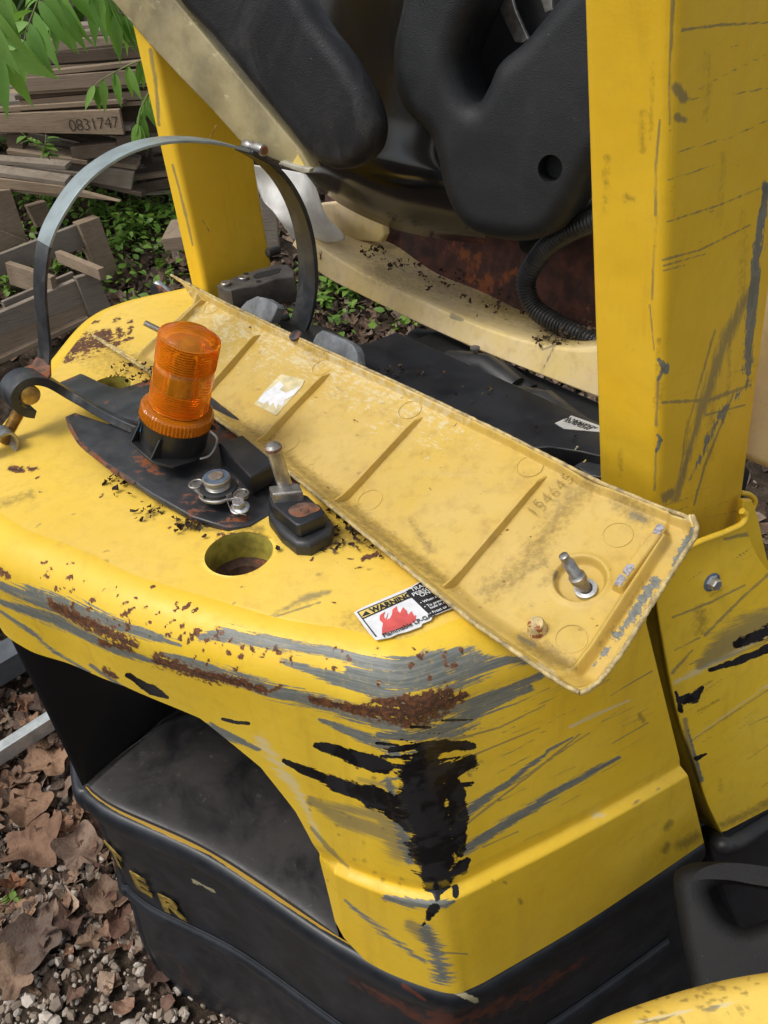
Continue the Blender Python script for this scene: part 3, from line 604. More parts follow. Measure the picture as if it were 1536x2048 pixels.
# skirt below
prof = [(0, 0), (.008, -.001), (.014, -.006), (.018, -.016), (.019, -.032), (.016, -.050), (.009, -.066), (.003, -.080), (.0, -.096), (-.001, -.12), (.0, -.315), (.002, -.33), (.009, -.340), (.012, -.352), (.008, -.366), (.002, -.38), (.0, -.40), (.004, -.45), (.010, -.52), (.010, -.62), (.0, -.75)]
ksk = np.linspace(0, NK-1, 700); Dk = at(Df, ksk); Dn = at(NDf, ksk); Dn /= np.linalg.norm(Dn, axis=1)[:, None]
pr = catk(np.arange(len(prof)), A([(a, b, 0) for a, b in prof]), np.linspace(0, len(prof)-1, 130))
GS = np.stack([Dk+Dn*a+UP*b for a, b, _ in pr]); 
s = NT('skirt_paint'); o = s.coord('Object'); n = s.noise(o, 14, 7, .65); n2 = s.noise(o, 60, 6, .7); a1 = s.n('Attribute', attribute_name='wear'); g1 = s.n('SeparateColor'); s.t.links.new(a1.outputs['Color'], g1.inputs[0])
c = s.mix(s.ramp(n, .35, .7), (.006, .008, .011), (.017, .020, .026)); c = s.mix(s.math('MULTIPLY', s.ramp(n2, .5, .8), .5), c, (.032, .03, .028))
rz = s.ramp(s.math('ADD', g1.outputs[1], s.math('MULTIPLY', s.math('SUBTRACT', n2, .5), .9)), .42, .6); c = s.mix(rz, c, s.mix(n2, (.03, .012, .01), (.12, .035, .02)))
yz = s.ramp(s.math('ADD', g1.outputs[0], s.math('MULTIPLY', s.math('SUBTRACT', n2, .5), .5)), .45, .55); c = s.mix(yz, c, (.42, .25, .03))
wz = s.ramp(s.math('ADD', g1.outputs[2], s.math('MULTIPLY', s.math('SUBTRACT', n2, .5), 1.2)), .48, .55); c = s.mix(wz, c, (.30, .27, .16))
M_SKT = s.out(c, s.mixf(n2, .3, .5), None, s.bump(n2, .2, .001))
SKS = [('rust', [(700, 1960), (830, 2030), (920, 2045), (1050, 1990), (1180, 1915)], [10, 22, 30, 22, 12], .62), ('rust', [(880, 2040), (900, 2090)], [30, 60], .8), ('black', [(910, 1985), (950, 2000)], [5, 9], .8), ('black', [(385, 1762), (430, 1785)], [2, 3], .9), ('rust', [(340, 1900), (420, 2040)], [14, 30], .45), ('rust', [(805, 1970), (850, 2000)], [4, 3], .95),
 ('grey', [(160, 1555), (190, 1590), (240, 1622), (330, 1664), (420, 1705), (540, 1785), (640, 1850), (700, 1886)], [5, 6, 7, 7, 7, 7, 7, 5], 1)]
grid('skirt', GS, M_SKT, cwt, SKS)
def skirt_pt(px, py):
    Q = proj(GS.reshape(-1, 3)); gp = GS.reshape(-1, 3); nn_ = np.broadcast_to(Dn, GS.shape).reshape(-1, 3); vis = ((gp@FW) < .7) & (((CAM-gp)*nn_).sum(1)/np.linalg.norm(CAM-gp, axis=1) > .1)
    i = np.argmin(((Q-A([px, py]))**2).sum(1)+(~vis)*1e9); r_, c_ = divmod(i, GS.shape[1]); return GS[r_, c_], Dn[c_], c_
M_LET = simple('worn_yellow_letter', (.27, .18, .03), .5, var=.4, sc=60, dirt=(.02, .02, .018, .95))
for ch, px, py, nx_, ny_ in (('T', 236, 1712, 252, 1768), ('E', 284, 1762, 316, 1812), ('R', 345, 1808, 372, 1872)):
    p, n, c_ = skirt_pt(px, py); print('letter', ch, p, n, c_, proj(p)); u = nrm(A([-n[1], n[0], 0])); u = u if (np.dot(u, _r) > 0) else -u
    text('letter', ch, p+n*.004-UP*.032, u, UP+n*.02, .088, M_LET, cwt, .0012, 1, .003, 'CENTER')
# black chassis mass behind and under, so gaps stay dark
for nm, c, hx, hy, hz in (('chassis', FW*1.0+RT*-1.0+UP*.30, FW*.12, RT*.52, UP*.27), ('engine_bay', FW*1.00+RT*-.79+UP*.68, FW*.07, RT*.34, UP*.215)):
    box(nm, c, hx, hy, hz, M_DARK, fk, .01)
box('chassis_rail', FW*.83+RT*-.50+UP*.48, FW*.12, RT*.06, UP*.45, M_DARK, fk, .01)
box('chassis_rail', FW*1.15+RT*-.45+UP*.25, FW*.55, RT*.10, UP*.14, M_BLK, fk, .02)
# ---- guard pillars
def pillar(Bb, Bt, w_, d_, mat, strokes, zb, zt, rad=.012):
    """Bb/Bt: rear right corner at base and top; w_ rear width, d_ depth"""
    ring = []
    def corner(c, a0, a1): return [(c[0]+rad*math.cos(t), c[1]+rad*math.sin(t)) for t in np.linspace(a0, a1, 7)]
    # local plan: x right (RT), y forward (FW); origin at the rear right corner
    ring += corner((-w_+rad, d_-rad), PI/2, PI)+corner((-w_+rad, rad), PI, 1.5*PI)+corner((-rad, rad), 1.5*PI, 2*PI)+corner((-rad, d_-rad), 0, PI/2)
    ring = A(ring+ring[:1]); t = np.concatenate([[0], np.cumsum(np.linalg.norm(np.diff(ring, axis=0), axis=1))]); q = np.unique(np.concatenate([np.linspace(0, t[-1], 340), t]))
    rx, ry = np.interp(q, t, ring[:, 0]), np.interp(q, t, ring[:, 1]); vs = np.linspace(0, 1, 420)
    Gp = np.stack([(Bb*(1-v)+Bt*v)+RT*rx[:, None]+FW*ry[:, None] for v in vs])
    return grid('guard_pillar', Gp, mat, fk, strokes)
Bb = Z(1312, 1120, .88); Bt = RP(1352, -60, Bb@RT)
def solve(f, target, a, b):
    q = np.linspace(a, b, 400); v = A([abs(f(x)-target) for x in q]); return q[v.argmin()]
wR = solve(lambda x: proj(Bb-RT*x+(Bt-Bb)*.2)[0], 1193, .03, .3); dR = solve(lambda x: proj(Bb+FW*x)[0], 1489, .03, .4)
PS = [('scr', [(1346, 0), (1340, 120), (1338, 250)], [4, 3, 2], .9), ('scr', [(1320, 240), (1312, 330), (1310, 430)], [3, 3, 4], .8), ('scr', [(1308, 500), (1304, 600)], [3, 3], .7), ('scr', [(1365, 60), (1440, 50), (1536, 45)], [3, 3, 2], 1), ('scr', [(1350, 175), (1368, 195)], [11, 10], .9), ('scr', [(1368, 200), (1400, 196)], [3, 2], .9),
 ('scr', [(1355, 235), (1368, 240)], [8, 7], .8), ('scr', [(1385, 185), (1440, 155), (1530, 110)], [1.5, 1.5, 1.5], .7), ('scr', [(1468, 188), (1536, 176)], [2, 1.5], .9), ('scr', [(1350, 305), (1460, 275), (1536, 240)], [1.5, 1.5, 1.5], .8), ('scr', [(1336, 360), (1430, 330)], [2, 1.5], .9), ('scr', [(1330, 445), (1440, 410), (1536, 370)], [2, 2, 1.5], .9),
 ('scr', [(1326, 520), (1400, 500), (1500, 450)], [3, 2, 1.5], .95), ('scr', [(1326, 532), (1410, 508)], [2.5, 1.5], .9), ('scr', [(1326, 542), (1370, 530)], [2.5, 1.5], .9),
 ('grey', [(1532, 370), (1512, 520), (1500, 640), (1495, 745)], [10, 14, 13, 10]), ('scr', [(1510, 560), (1450, 680), (1400, 830), (1350, 1000)], [10, 14, 12, 8], .78), ('scr', [(1470, 780), (1410, 930), (1388, 1010)], [2, 2.5, 2], 1), ('scr', [(1500, 770), (1420, 800), (1325, 805)], [4, 5, 3], .85), ('grey', [(1500, 760), (1440, 830), (1380, 960)], [10, 14, 8], .62),
 ('scr', [(1412, 830), (1490, 810)], [3, 2], .9), ('scr', [(1430, 660), (1370, 870), (1355, 1000)], [3, 3, 3], .7), ('grey', [(1318, 720), (1330, 735), (1316, 760)], [6, 12, 5], .95), ('scr', [(1316, 760), (1312, 850)], [4, 4], .8), ('grey', [(1315, 870), (1322, 880), (1312, 905)], [5, 9, 4], .9), ('scr', [(1330, 995), (1345, 985)], [10, 8], .9), ('scr', [(1312, 900), (1310, 980)], [3, 4], .7), ('dirt', [(1255, 395), (1265, 398)], [8, 5], .7), ('dirt', [(1240, 900), (1242, 950)], [4, 4], .5), ('scr', [(1300, 610), (1308, 700)], [2, 2], .8)]
for _ in range(24):
    x, y = rng.uniform(1325, 1490), rng.uniform(60, 1060); l = rng.uniform(15, 80); PS.append(('scr', [(x, y), (x+l, y-l*rng.uniform(.2, .42))], rng.uniform(.7, 1.4), rng.uniform(.5, .85)))
for _ in range(14):
    x, y = rng.uniform(1205, 1490), rng.uniform(40, 900); PS.append(('dirt', [(x, y), (x-rng.uniform(0, 8), y+rng.uniform(40, 160))], rng.uniform(3, 8), rng.uniform(.3, .5)))
for _ in range(16):
    x, y = rng.uniform(1205, 1305), rng.uniform(40, 900); PS.append(('scr', [(x, y), (x+rng.uniform(-4, 10), y+rng.uniform(6, 30))], rng.uniform(.7, 1.6), rng.uniform(.4, .7)))
pillar(Bb+(Bb-Bt)*.12, Bt, wR, dR, M_YP, PS, 0, 0)
Lb = Z(412, 590, .95); Lt = RP(296, 60, Lb@RT); Lt = Lt+(Lt-Lb)*.6
wL = solve(lambda x: proj(Lb-RT*x)[0], 392, .01, .2); dL = solve(lambda x: proj(Lb+FW*x)[0], 548, .03, .4)
print('pillars', wR, dR, wL, dL, proj(Bb+FW*dR), proj(Lb+FW*dL))
wL = max(wL, .06)
pillar(Lb+(Lb-Lt)*.1, Lt, wL, dL, M_YP, [('scr', [(300, 100), (312, 170), (318, 250)], [4, 3.5, 3], .95), ('scr', [(345, 330), (372, 430), (385, 490)], [2.5, 3, 2], .9), ('scr', [(512, 350), (540, 520)], [1.5, 2], .8), ('scr', [(405, 440), (418, 462)], [1.5, 1.5], .8)], 0, 0)
# ---- side body panel right of the counterweight
Pa, Pb, Pc = Z(1440, 1678, .34), Z(1560, 1612, .34), Z(1480, 1052, .915)
pn = nrm(np.cross(Pb-Pa, Pc-Pa)); SPL = (Pa, pn)
if pn@CAM-pn@Pa < 0: pn = -pn
ML = [(1350, 1092), (1324, 1118), (1319, 1192), (1333, 1290), (1348, 1370), (1366, 1446), (1392, 1518), (1419, 1602), (1448, 1664)]
LL = [(1300, 1085), (1286, 1110), (1286, 1200), (1298, 1310), (1317, 1408), (1340, 1470), (1362, 1528), (1392, 1598), (1436, 1672)]
RTp = [(1488, 1050), (1520, 1120), (1600, 1200), (1700, 1240), (1800, 1300), (1850, 1345), (1850, 1390), (1850, 1430), (1850, 1455)]
ML3 = cat([PL(x, y, *SPL) for x, y in ML], 260); RT3 = cat([PL(x, y, *SPL) for x, y in RTp], 260)
LL3 = cat([PL(x, y, Pa-pn*.045, pn) for x, y in LL], 260)
cols = [LL3-pn*.05, LL3, LL3*.5+ML3*.5+pn*.004, ML3-nrm(Pb-Pa)*.004-pn*.002, ML3+nrm(Pb-Pa)*.004]
G1 = catk(np.arange(5), np.stack(cols).reshape(5, -1), np.linspace(0, 4, 50)).reshape(50, 260, 3)
G2 = np.stack([(ML3+nrm(Pb-Pa)*.004)*(1-v)+RT3*v for v in np.linspace(0, 1, 200)[1:]])
GP_ = np.concatenate([G1, G2]).transpose(1, 0, 2)
SPS = [('black', [(1420, 1340), (1470, 1325), (1536, 1298)], [4, 7, 10]), ('scr', [(1400, 1330), (1450, 1290), (1500, 1260), (1536, 1245)], [10, 26, 34, 30], .92), ('black', [(1470, 1290), (1536, 1262)], [12, 20], .75), ('black', [(1365, 1400), (1385, 1395), (1405, 1375)], [9, 13, 4]), ('black', [(1392, 1518), (1412, 1508)], [5, 3]), ('black', [(1352, 1385), (1362, 1420)], [4, 6], .9),
 ('pale', [(1350, 1365), (1420, 1330), (1536, 1270)], [5, 5, 4], 1), ('scr', [(1345, 1235), (1420, 1205), (1490, 1170)], [2.5, 2.5, 2], .9), ('scr', [(1350, 1300), (1400, 1275)], [2, 2], .8), ('scr', [(1410, 1270), (1490, 1190), (1536, 1150)], [3, 3, 3], .9), ('scr', [(1345, 1345), (1385, 1300)], [4, 2], .9), ('dirt', [(1405, 1225), (1400, 1260)], [14, 12], .6),
 ('scr', [(1370, 1440), (1380, 1500), (1400, 1560)], [5, 8, 6], .95), ('grey', [(1376, 1460), (1404, 1560)], [3, 5], .9), ('scr', [(1450, 1078), (1495, 1068)], [4, 5], .8), ('dirt', [(1445, 1650), (1500, 1625), (1536, 1605)], [6, 8, 8], .85), ('scr', [(1370, 1490), (1460, 1430), (1536, 1380)], [2, 2, 2], .75), ('pale', [(1380, 1480), (1536, 1370)], [3, 3], .6), ('dirt', [(1440, 1560), (1442, 1580)], [5, 5], .6)]
for _ in range(34):
    x, y = rng.uniform(1345, 1536), rng.uniform(1090, 1600); l = rng.uniform(8, 50); SPS.append((random.choice(['scr', 'scr', 'dirt']), [(x, y), (x+l, y-l*rng.uniform(.45, .8))], rng.uniform(.7, 1.6), rng.uniform(.5, .9)))
sp = grid('side_panel', GP_, M_YS, fk, SPS)
e3 = A([PL(x, y, Pa+pn*.004, pn) for x, y in [(1290, 1134), (1330, 1117), (1400, 1083), (1455, 1062), (1486, 1045), (1492, 1030), (1484, 1022)]])
tube('pillar_sleeve', cat(e3, 50), .0042, M_YS, sp)
e4 = A([PL(x, y, Pa-pn*.10, pn) for x, y in [(1480, 985), (1500, 990), (1510, 1002), (1504, 1018), (1485, 1026)]]); tube('pillar_sleeve', cat(e4, 30), .004, M_YS, sp)
slab('sleeve_plate', [(1486, 1000), (1505, 1000), (1516, 1030), (1536, 1120), (1600, 1180), (1600, 1230), (1500, 1200), (1480, 1060)], (Pa-pn*.06, pn), .01, M_YS, sp, .003)
bc = PL(1423, 1164, *SPL); lathe('panel_bolt', bc, pn, [(.0115, 0), (.0115, .002), (.0085, .003), (.0085, .010), (.007, .012), (0, .012)], M_ZINC, fk, 6, 20)
lathe('bolt_washer', bc-pn*.001, pn, [(.0135, 0), (.0135, .0025), (0, .0026)], M_BLUEP, fk, 32)
# black rubber sill beneath side panel
e = [PL(1425, 1650, Pa-pn*.09, pn)]+[PL(x, y, Pa+pn*.004, pn) for x, y in [(1446, 1690), (1462, 1688), (1536, 1645), (1700, 1560)]]; tube('sill', cat(e, 60), [.014]*60, M_RUB, fk)
slab('side_frame', [(1300, 1690), (1440, 1640), (1700, 1500), (1700, 2150), (1200, 2150)], (Pa-pn*.10, pn), .05, M_BLK, fk, .004)
slab('sill_plate', [(1420, 1690), (1460, 1690), (1700, 1560), (1700, 1900), (1500, 1900), (1440, 1760)], (Pa-pn*.02, pn), .03, M_BLK, fk, .006)
# ---- faded hood skirt, shelf and rusty bulkhead
HS = [((585, 490), (600, 462), (650, 440), (650, 380)), ((640, 545), (652, 500), (712, 462), (715, 385)), ((727, 592), (722, 543), (785, 488), (785, 400)), ((852, 652), (852, 604), (870, 545), (870, 420)), ((977, 707), (977, 657), (960, 582), (960, 430)), ((1102, 757), (1102, 690), (1060, 628), (1080, 430)), ((1190, 792), (1195, 692), (1190, 655), (1190, 410)), ((1360, 862), (1360, 610), (1365, 590), (1370, 400)), ((1545, 940), (1540, 500), (1545, 490), (1550, 400)), ((1750, 1030), (1750, 430), (1755, 420), (1760, 400))]
def rowpts(j, fw, n=300): return cat([FP(h[j][0], h[j][1], fw) for h in HS], n)
r0, r1, r2, r3 = rowpts(0, 1.03), rowpts(1, 1.045), rowpts(2, 1.20), rowpts(3, 1.23)
def lin(rows_, n):
    R_ = np.stack(rows_); k_ = np.linspace(0, len(rows_)-1, n); a_i = np.clip(k_.astype(int), 0, len(rows_)-2); f_ = (k_-a_i)[:, None, None]; return R_[a_i]*(1-f_)+R_[a_i+1]*f_
e1, e2 = r0*.10+r1*.90, r1*.93+r2*.07
GH = lin([r0+FW*.02-UP*.001, r0, r0*.5+r1*.5, e1, e1*.3+r1*.6+e2*.1-UP*.0006, e1*.1+r1*.6+e2*.3-UP*.0006, e2, r1*.6+r2*.4-UP*.003, r2], 97)
HST = [('dirt', [(760, 540), (860, 560), (1000, 610), (1190, 660)], [22, 20, 22, 20], .85), ('dirt', [(780, 500), (870, 530)], [20, 14], .9), ('dirt', [(1080, 680), (1190, 672)], [10, 12], 1), ('scr', [(905, 632), (925, 640)], [5, 3], 1), ('dirt', [(640, 470), (720, 460)], [6, 6], .5), ('scr', [(1085, 700), (1110, 690), (1085, 740)], [2, 2, 2], .9), ('rust', [(640, 505), (642, 520)], [3, 3], .7), ('rust', [(1090, 655), (1180, 665)], [10, 8], .7)]
hood = grid('hood_skirt', GH, M_CREAM, fk, HST)
GB = np.stack([r2*(1-v)+(r3)*v for v in np.linspace(0, 1, 30)]); grid('rusty_bulkhead', GB, M_REDR, fk)
slab('hood_corner', [(636, 408), (700, 400), (760, 425), (768, 470), (760, 486), (700, 480), (630, 470)], (FP(700, 450, 1.16), -FW), .02, M_CREAM, hood, .006)
debris_pts = []
def conduit(name, px, fws, r, parent):
    P = cat([FP(x, y, f) for (x, y), f in zip(px, fws)], 420); n = len(P); q = np.arange(n)
    return tube(name, P, r*(1+.11*np.sin(q*2*PI/6)), M_RUB, parent, 14)
conduit('wiring_conduit', [(1260, 410), (1190, 440), (1125, 470), (1078, 512), (1052, 565), (1066, 612), (1110, 645), (1160, 668), (1220, 700)], [1.1, 1.1, 1.11, 1.12, 1.12, 1.12, 1.12, 1.12, 1.12], .0165, fk)
conduit('wiring_conduit', [(1220, 400), (1165, 432), (1110, 455), (1070, 480), (1050, 490)], [1.16]*5, .014, fk)
# ---- seat
SB = [A([(600, 346), (680, 408), (780, 455), (880, 478), (970, 488)]), A([(606, 340), (690, 385), (790, 425), (880, 447), (970, 470)]), A([(640, 310), (730, 335), (810, 355), (880, 370), (960, 400)]), A([(650, 200), (730, 220), (800, 235), (860, 250), (930, 300)]), A([(520, -60), (640, -60), (740, -60), (820, -60), (900, -60)])]
fws = [1.13, 1.06, 1.01, 1.03, 1.06]; GSb = np.stack([cat([FP(x, y, f) for x, y in r], 120) for r, f in zip(SB, fws)])
GSb = catk(np.arange(5), GSb.reshape(5, -1), np.linspace(0, 4, 120)).reshape(120, 120, 3)
seat = grid('seat_shell', GSb, M_GLOSS, fk)
sbn = nrm(-FW*.95+RT*.28+UP*.05); sbp = FP(600, 250, .82)
slab('seat_backrest', [(322, -60), (345, 0), (420, 82), (500, 180), (570, 265), (612, 318), (650, 342), (700, 340), (738, 308), (746, 262), (732, 205), (690, 130), (630, 50), (555, -60)], (sbp, sbn), .06, M_VINYL, fk, .026, (), 5, n=90)
slab('backrest_edge_film', [(165, -60), (222, 0), (290, 80), (355, 150), (425, 222), (478, 282), (540, 318), (606, 344), (622, 338), (600, 300), (520, 205), (420, 85), (350, 0), (320, -60)], (sbp-sbn*.02, sbn), .03, M_FILM, fk, .004)
slab('film_trim', [(556, 329), (560, 323), (620, 338), (618, 346), (606, 347)], (sbp-sbn*.010, sbn), .012, simple('pale_trim', (.42, .40, .32), .5), fk, .002)
slab('warning_mark', [(582, 331), (596, 308), (611, 336)], (sbp-sbn*.0185, sbn), .002, M_LYEL, fk)
slab('hip_restraint', [(812, -90), (788, 20), (773, 95), (775, 160), (796, 222), (845, 272), (862, 320), (874, 375), (894, 425), (925, 462), (975, 482), (1040, 488), (1086, 477), (1116, 452), (1150, 400), (1188, 330), (1250, 240), (1300, 100), (1300, -90), (1200, -90), (1110, -5), (1035, 84), (985, 128), (962, 178), (942, 207), (922, 190), (905, 130), (915, 80), (950, 0), (985, -90)],
     (FP(1000, 300, 1.0), nrm(-FW+RT*.35+UP*.15)), .13, M_FOAM, fk, .034, (), 7, n=200)
hp = FP(1100, 337, 1.0); hn = nrm(-FW+RT*.35+UP*.15); hp = PL(1100, 337, FP(1000, 300, 1.0), hn)
hr_ = bpy.data.objects['hip_restraint']; hr_.data.update(); ct = lathe('cut', hp-hn*.035, hn, [(.0185, 0), (.0195, .08)], M_FOAM, None, 40)
bpy.context.view_layer.update(); bo = hr_.modifiers.new('b', 'BOOLEAN'); bo.operation = 'DIFFERENCE'; bo.object = ct; bo.solver = 'EXACT'
bpy.context.view_layer.update(); m_n = bpy.data.meshes.new_from_object(hr_.evaluated_get(bpy.context.evaluated_depsgraph_get())); hr_.modifiers.clear(); hr_.data = m_n; bpy.data.objects.remove(ct); m_n.polygons.foreach_set('use_smooth', [True]*len(m_n.polygons)); m_n.set_sharp_from_angle(angle=math.radians(40)); print('restraint', len(m_n.polygons))
slab('seat_mounting', [(880, -60), (1200, -60), (1200, 130), (1030, 200), (960, 230), (900, 200)], (FP(980, 60, 1.14), -FW), .05, M_DARK, fk, .01)
slab('belt_guide', [(985, -20), (1018, -20), (1030, 20), (1056, 78), (1045, 86), (1030, 84), (1008, 40)], (FP(1020, 40, 1.1), -FW), .006, M_STEEL, fk, .001)
slab('belt_guide', [(1075, -20), (1100, -20), (1105, 20), (1090, 26)], (FP(1090, 0, 1.1), -FW), .006, M_STEEL, fk, .001)
# ---- radiator top plate, label, clamp and hoses
rp = slab('radiator_plate', [(560, 640), (640, 650), (660, 655), (712, 688), (730, 688), (793, 663), (870, 697), (1077, 790), (1260, 872), (1260, 925), (1160, 902), (1100, 893), (1040, 897), (900, 850), (640, 730), (560, 700)], (Z(900, 780, .945), UP), .03, M_BLK, fk, .003)
lab = slab('instruction_label', [(1143, 831), (1110, 846), (1128, 857), (1205, 864), (1205, 853)], (Z(900, 780, .9462), UP), .001, M_LAB, rp)
u_ = nrm(Z(1190, 850, .947)-Z(1140, 831, .947)); v_ = nrm(np.cross(UP, u_))
for k, (tx, px, py) in enumerate((('ADDITION TREE', 1196, 855), ('ACHIEVE TO', 1186, 855), ('ANTI-RUST', 1180, 857))):
    text('label_print', tx[::1], Z(px, py, .9472)+0*v_, -u_, -v_, .0085, M_INK, rp, 0, 1, .0002)
slab('rear_bracket', [(1150, 930), (1205, 898), (1240, 900), (1240, 960), (1180, 950)], (Z(1190, 925, .93), UP), .01, M_PLT, fk, .002)
for x, y, r, f in ((955, 725, .034, 1.0), (972, 722, .030, 1.0), (1000, 735, .03, 1.02), (1090, 800, .035, .98), (880, 690, .05, 1.1)):
    c = FP(x, y, f); tube('coolant_hose', [c-UP*.03-RT*.07, c-UP*.012, c-UP*.03+RT*.07], r*.8, M_RUB, fk, 20)
c = FP(950, 705, 1.0); lathe('hose_clamp', c-UP*.03, UP, [(.004, 0), (.004, .035), (.009, .036), (.009, .040), (0, .041)], M_STEEL, fk, 20)
# dark debris on deck and plate : clumps of bits
db = Batch()
def clump(px, py, z, n, spread, plane='z', sz=.006):
    c = Z(px, py, z)
    for _ in range(int(n*.45)):
        q = rng.normal(size=2)*spread*1.15; V, Fc = LQ[2+int(rng.integers(0, 2))]; V = V*sz*rng.uniform(.5, 2)*A([1, rng.uniform(.2, 1), 1.6]); V = V@tilt(rng.uniform(0, 6.28), rng.normal()*.7, rng.normal()*.7).T
        db.add(V+c+A([q[0], q[1], sz*.5*rng.uniform(.2, 1.6)]), Fc)
for a in ((785, 744, .947, 40, .010), (840, 750, .947, 8, .006), (690, 1050, .954, 90, .022), (650, 1065, .954, 60, .015), (745, 1085, .954, 50, .02), (245, 735, .954, 40, .010), (300, 748, .98, 60, .014), (590, 1075, .954, 20, .02), (300, 1025, .954, 40, .008), (370, 1062, .954, 30, .010), (420, 1045, .954, 30, .012), (235, 950, .954, 20, .010), (250, 975, .954, 20, .010), (260, 970, .954, 10, .01), (430, 880, .955, 50, .012), (900, 800, .947, 12, .03), (740, 790, .947, 30, .012), (1120, 870, .947, 10, .02), (1010, 790, .947, 10, .05), (860, 735, .947, 10, .04)): clump(*a)
for px, py, f, n, sp_ in ((755, 505, 1.13, 60, .012), (1130, 672, 1.09, 110, .022), (1085, 678, 1.07, 30, .012), (800, 530, 1.14, 60, .02), (860, 560, 1.15, 50, .03), (1000, 600, 1.14, 80, .04), (720, 512, 1.1, 10, .02), (1190, 660, 1.12, 60, .02), (900, 555, 1.17, 50, .03)):
    c = FP(px, py, f); clump(*proj(c), c[2], n, sp_)
tag(db.build('leaf_debris', M_DEB), kind='stuff')
# ---- tank bracket plates, rubber foot
ZP = .966
bp = slab('bracket_plate', [(130, 832), (146, 862), (168, 892), (212, 926), (300, 985), (385, 1033), (455, 1055), (500, 1049), (535, 1030), (575, 1040), (660, 1010), (560, 900), (420, 790), (345, 742), (318, 800), (292, 848), (215, 846), (150, 824)], (Z(400, 950, ZP), A([.10, -.02, 1])), .011, M_PLT, fk, .003)
for e_ in ([(136, 840), (152, 868), (166, 888), (178, 899), (174, 902), (160, 892), (146, 872), (134, 846)], [(180, 899), (214, 926), (236, 944), (233, 949), (208, 930), (178, 905)], [(240, 944), (262, 960), (270, 963), (266, 968), (252, 961), (240, 950)]):
    slab('rusty_edge', e_, (Z(400, 950, ZP)+A([.10, -.02, 1])*.0006, A([.10, -.02, 1])), .0008, M_RUST, bp, 0, (), 2, True, 30)
slab('bracket_wing', [(98, 733), (137, 737), (168, 748), (195, 761), (220, 771), (240, 776), (262, 770), (300, 757), (345, 742), (430, 850), (280, 841), (254, 836), (203, 818), (150, 790), (115, 772), (88, 760)], (Z(200, 790, .975), A([-.12, .12, 1])), .009, M_PLT, fk, .003)
slab('bracket_block', [(436, 886), (486, 868), (552, 925), (500, 955)], (Z(490, 910, .992), UP), .03, M_BLK, fk, .004)
slab('rubber_foot', [(535, 1014), (536, 1030), (560, 1062), (590, 1086), (620, 1088), (662, 1064), (668, 1046), (640, 1005), (590, 990)], (Z(600, 1040, .975), UP), .024, M_RUB, fk, .008)
M_FOOTR = simple('rusty_black_plate', (.035, .036, .04), .6, var=.3, sc=50, rust=.55, bump_=.4)
fb = slab('foot_plate', [(536, 995), (545, 1010), (590, 1048), (600, 1050), (648, 1030), (650, 1022), (615, 990), (580, 980)], (Z(595, 1015, .995), UP), .02, M_BLK, fk, .003)
slab('rust_patch', [(577, 1020), (592, 1008), (625, 1006), (640, 1018), (625, 1026), (600, 1034), (584, 1030)], (Z(595, 1015, .9956), UP), .001, M_RUST, fb, 0, n=40)
lathe('dimple', Z(608, 1022, .9958), UP, [(.006, 0), (.005, .001), (.004, -.0005), (0, -.0005)], M_RUST, fb, 24)
# ---- strap hoop
HR = -1.22
near = [(98, 742), (101, 700), (96, 640), (92, 590), (95, 530), (105, 480), (132, 425), (170, 372), (215, 333), (270, 303), (335, 286), (400, 284), (455, 291), (500, 303)]
nearR = [(505, 305), (545, 328), (580, 365), (608, 415), (625, 470), (633, 530), (632, 590), (622, 640), (606, 678)]
wv = -RT*.042
S1 = cat([RP(x, y, HR) for x, y in near], 120); S2 = cat([RP(x, y, HR) for x, y in nearR], 70)
cut = 40
strap('tank_strap', S1[:cut+1], wv, .0045, M_STR, fk); strap('strap_band', S1[cut:], wv, .0042, M_STRW, fk); strap('tank_strap', S2, wv*1.25, .008, M_STR, fk)
c1, c2 = RP(520, 302, HR+.005), RP(520, 302, HR+.005)-RT*.062
c = RP(524, 300, HR); lathe('strap_barrel', c, -RT, [(.0085, -.006), (.0095, -.004), (.0095, .016), (.0078, .018), (.0078, .030), (.0092, .032), (.0092, .046), (.0075, .050), (0, .050)], M_STEEL, fk, 28)
lathe('barrel_pin', c, -RT, [(0, -.0075), (.006, -.0075), (.0068, -.0058), (.0068, .0)], M_RUST, fk, 20)
box('strap_clasp', RP(551, 336, HR)-RT*.014, nrm(RP(560, 345, HR)-RP(540, 325, HR))*.011, RT*.012, A([0, 0, 1])*.004, M_BLK, fk, .002)
# feet of the strap and the hook
slab('strap_foot', [(80, 715), (100, 722), (101, 748), (92, 759), (72, 764), (58, 756), (40, 736), (62, 728), (72, 712)], (RP(80, 745, HR)+UP*.002, nrm(A([-.1, -.35, 1]))), .005, M_RUST, fk, .002)
hook = [(92, 766), (62, 764), (40, 776), (30, 795), (36, 815), (52, 826), (72, 830)]
strap('hook_arm', cat([Z(300, 872, .984), Z(262, 858, .987), Z(222, 840, .991), Z(180, 816, .997), Z(140, 792, 1.006)]+[RP(x, y, HR+.03) for x, y in hook], 110), -RT*.045, .013, M_STR, fk)
bcn = RP(62, 792, HR+.03); lathe('eye_bolt', bcn, -RT, [(0, -.001), (.0135, 0), (.015, .002), (.015, .05)], M_BRASS, fk, 32)
P0, P1 = RP(48, 806, HR), RP(4, 885, HR); sc_ = np.linspace(0, 1, 160)
tube('adjusting_screw', [P0*(1-t)+P1*t for t in sc_], .0088+.0009*np.sin(np.arange(160)*2*PI/5), M_BRASS, fk, 16)
yk = [(-60, 1000), (-20, 985), (10, 950), (30, 915), (36, 885), (24, 868), (-10, 880), (-40, 905)]; strap('clamp_yoke', cat([RP(x, y, HR+.035) for x, y in yk], 50), -RT*.03, .005, M_STEEL, fk)
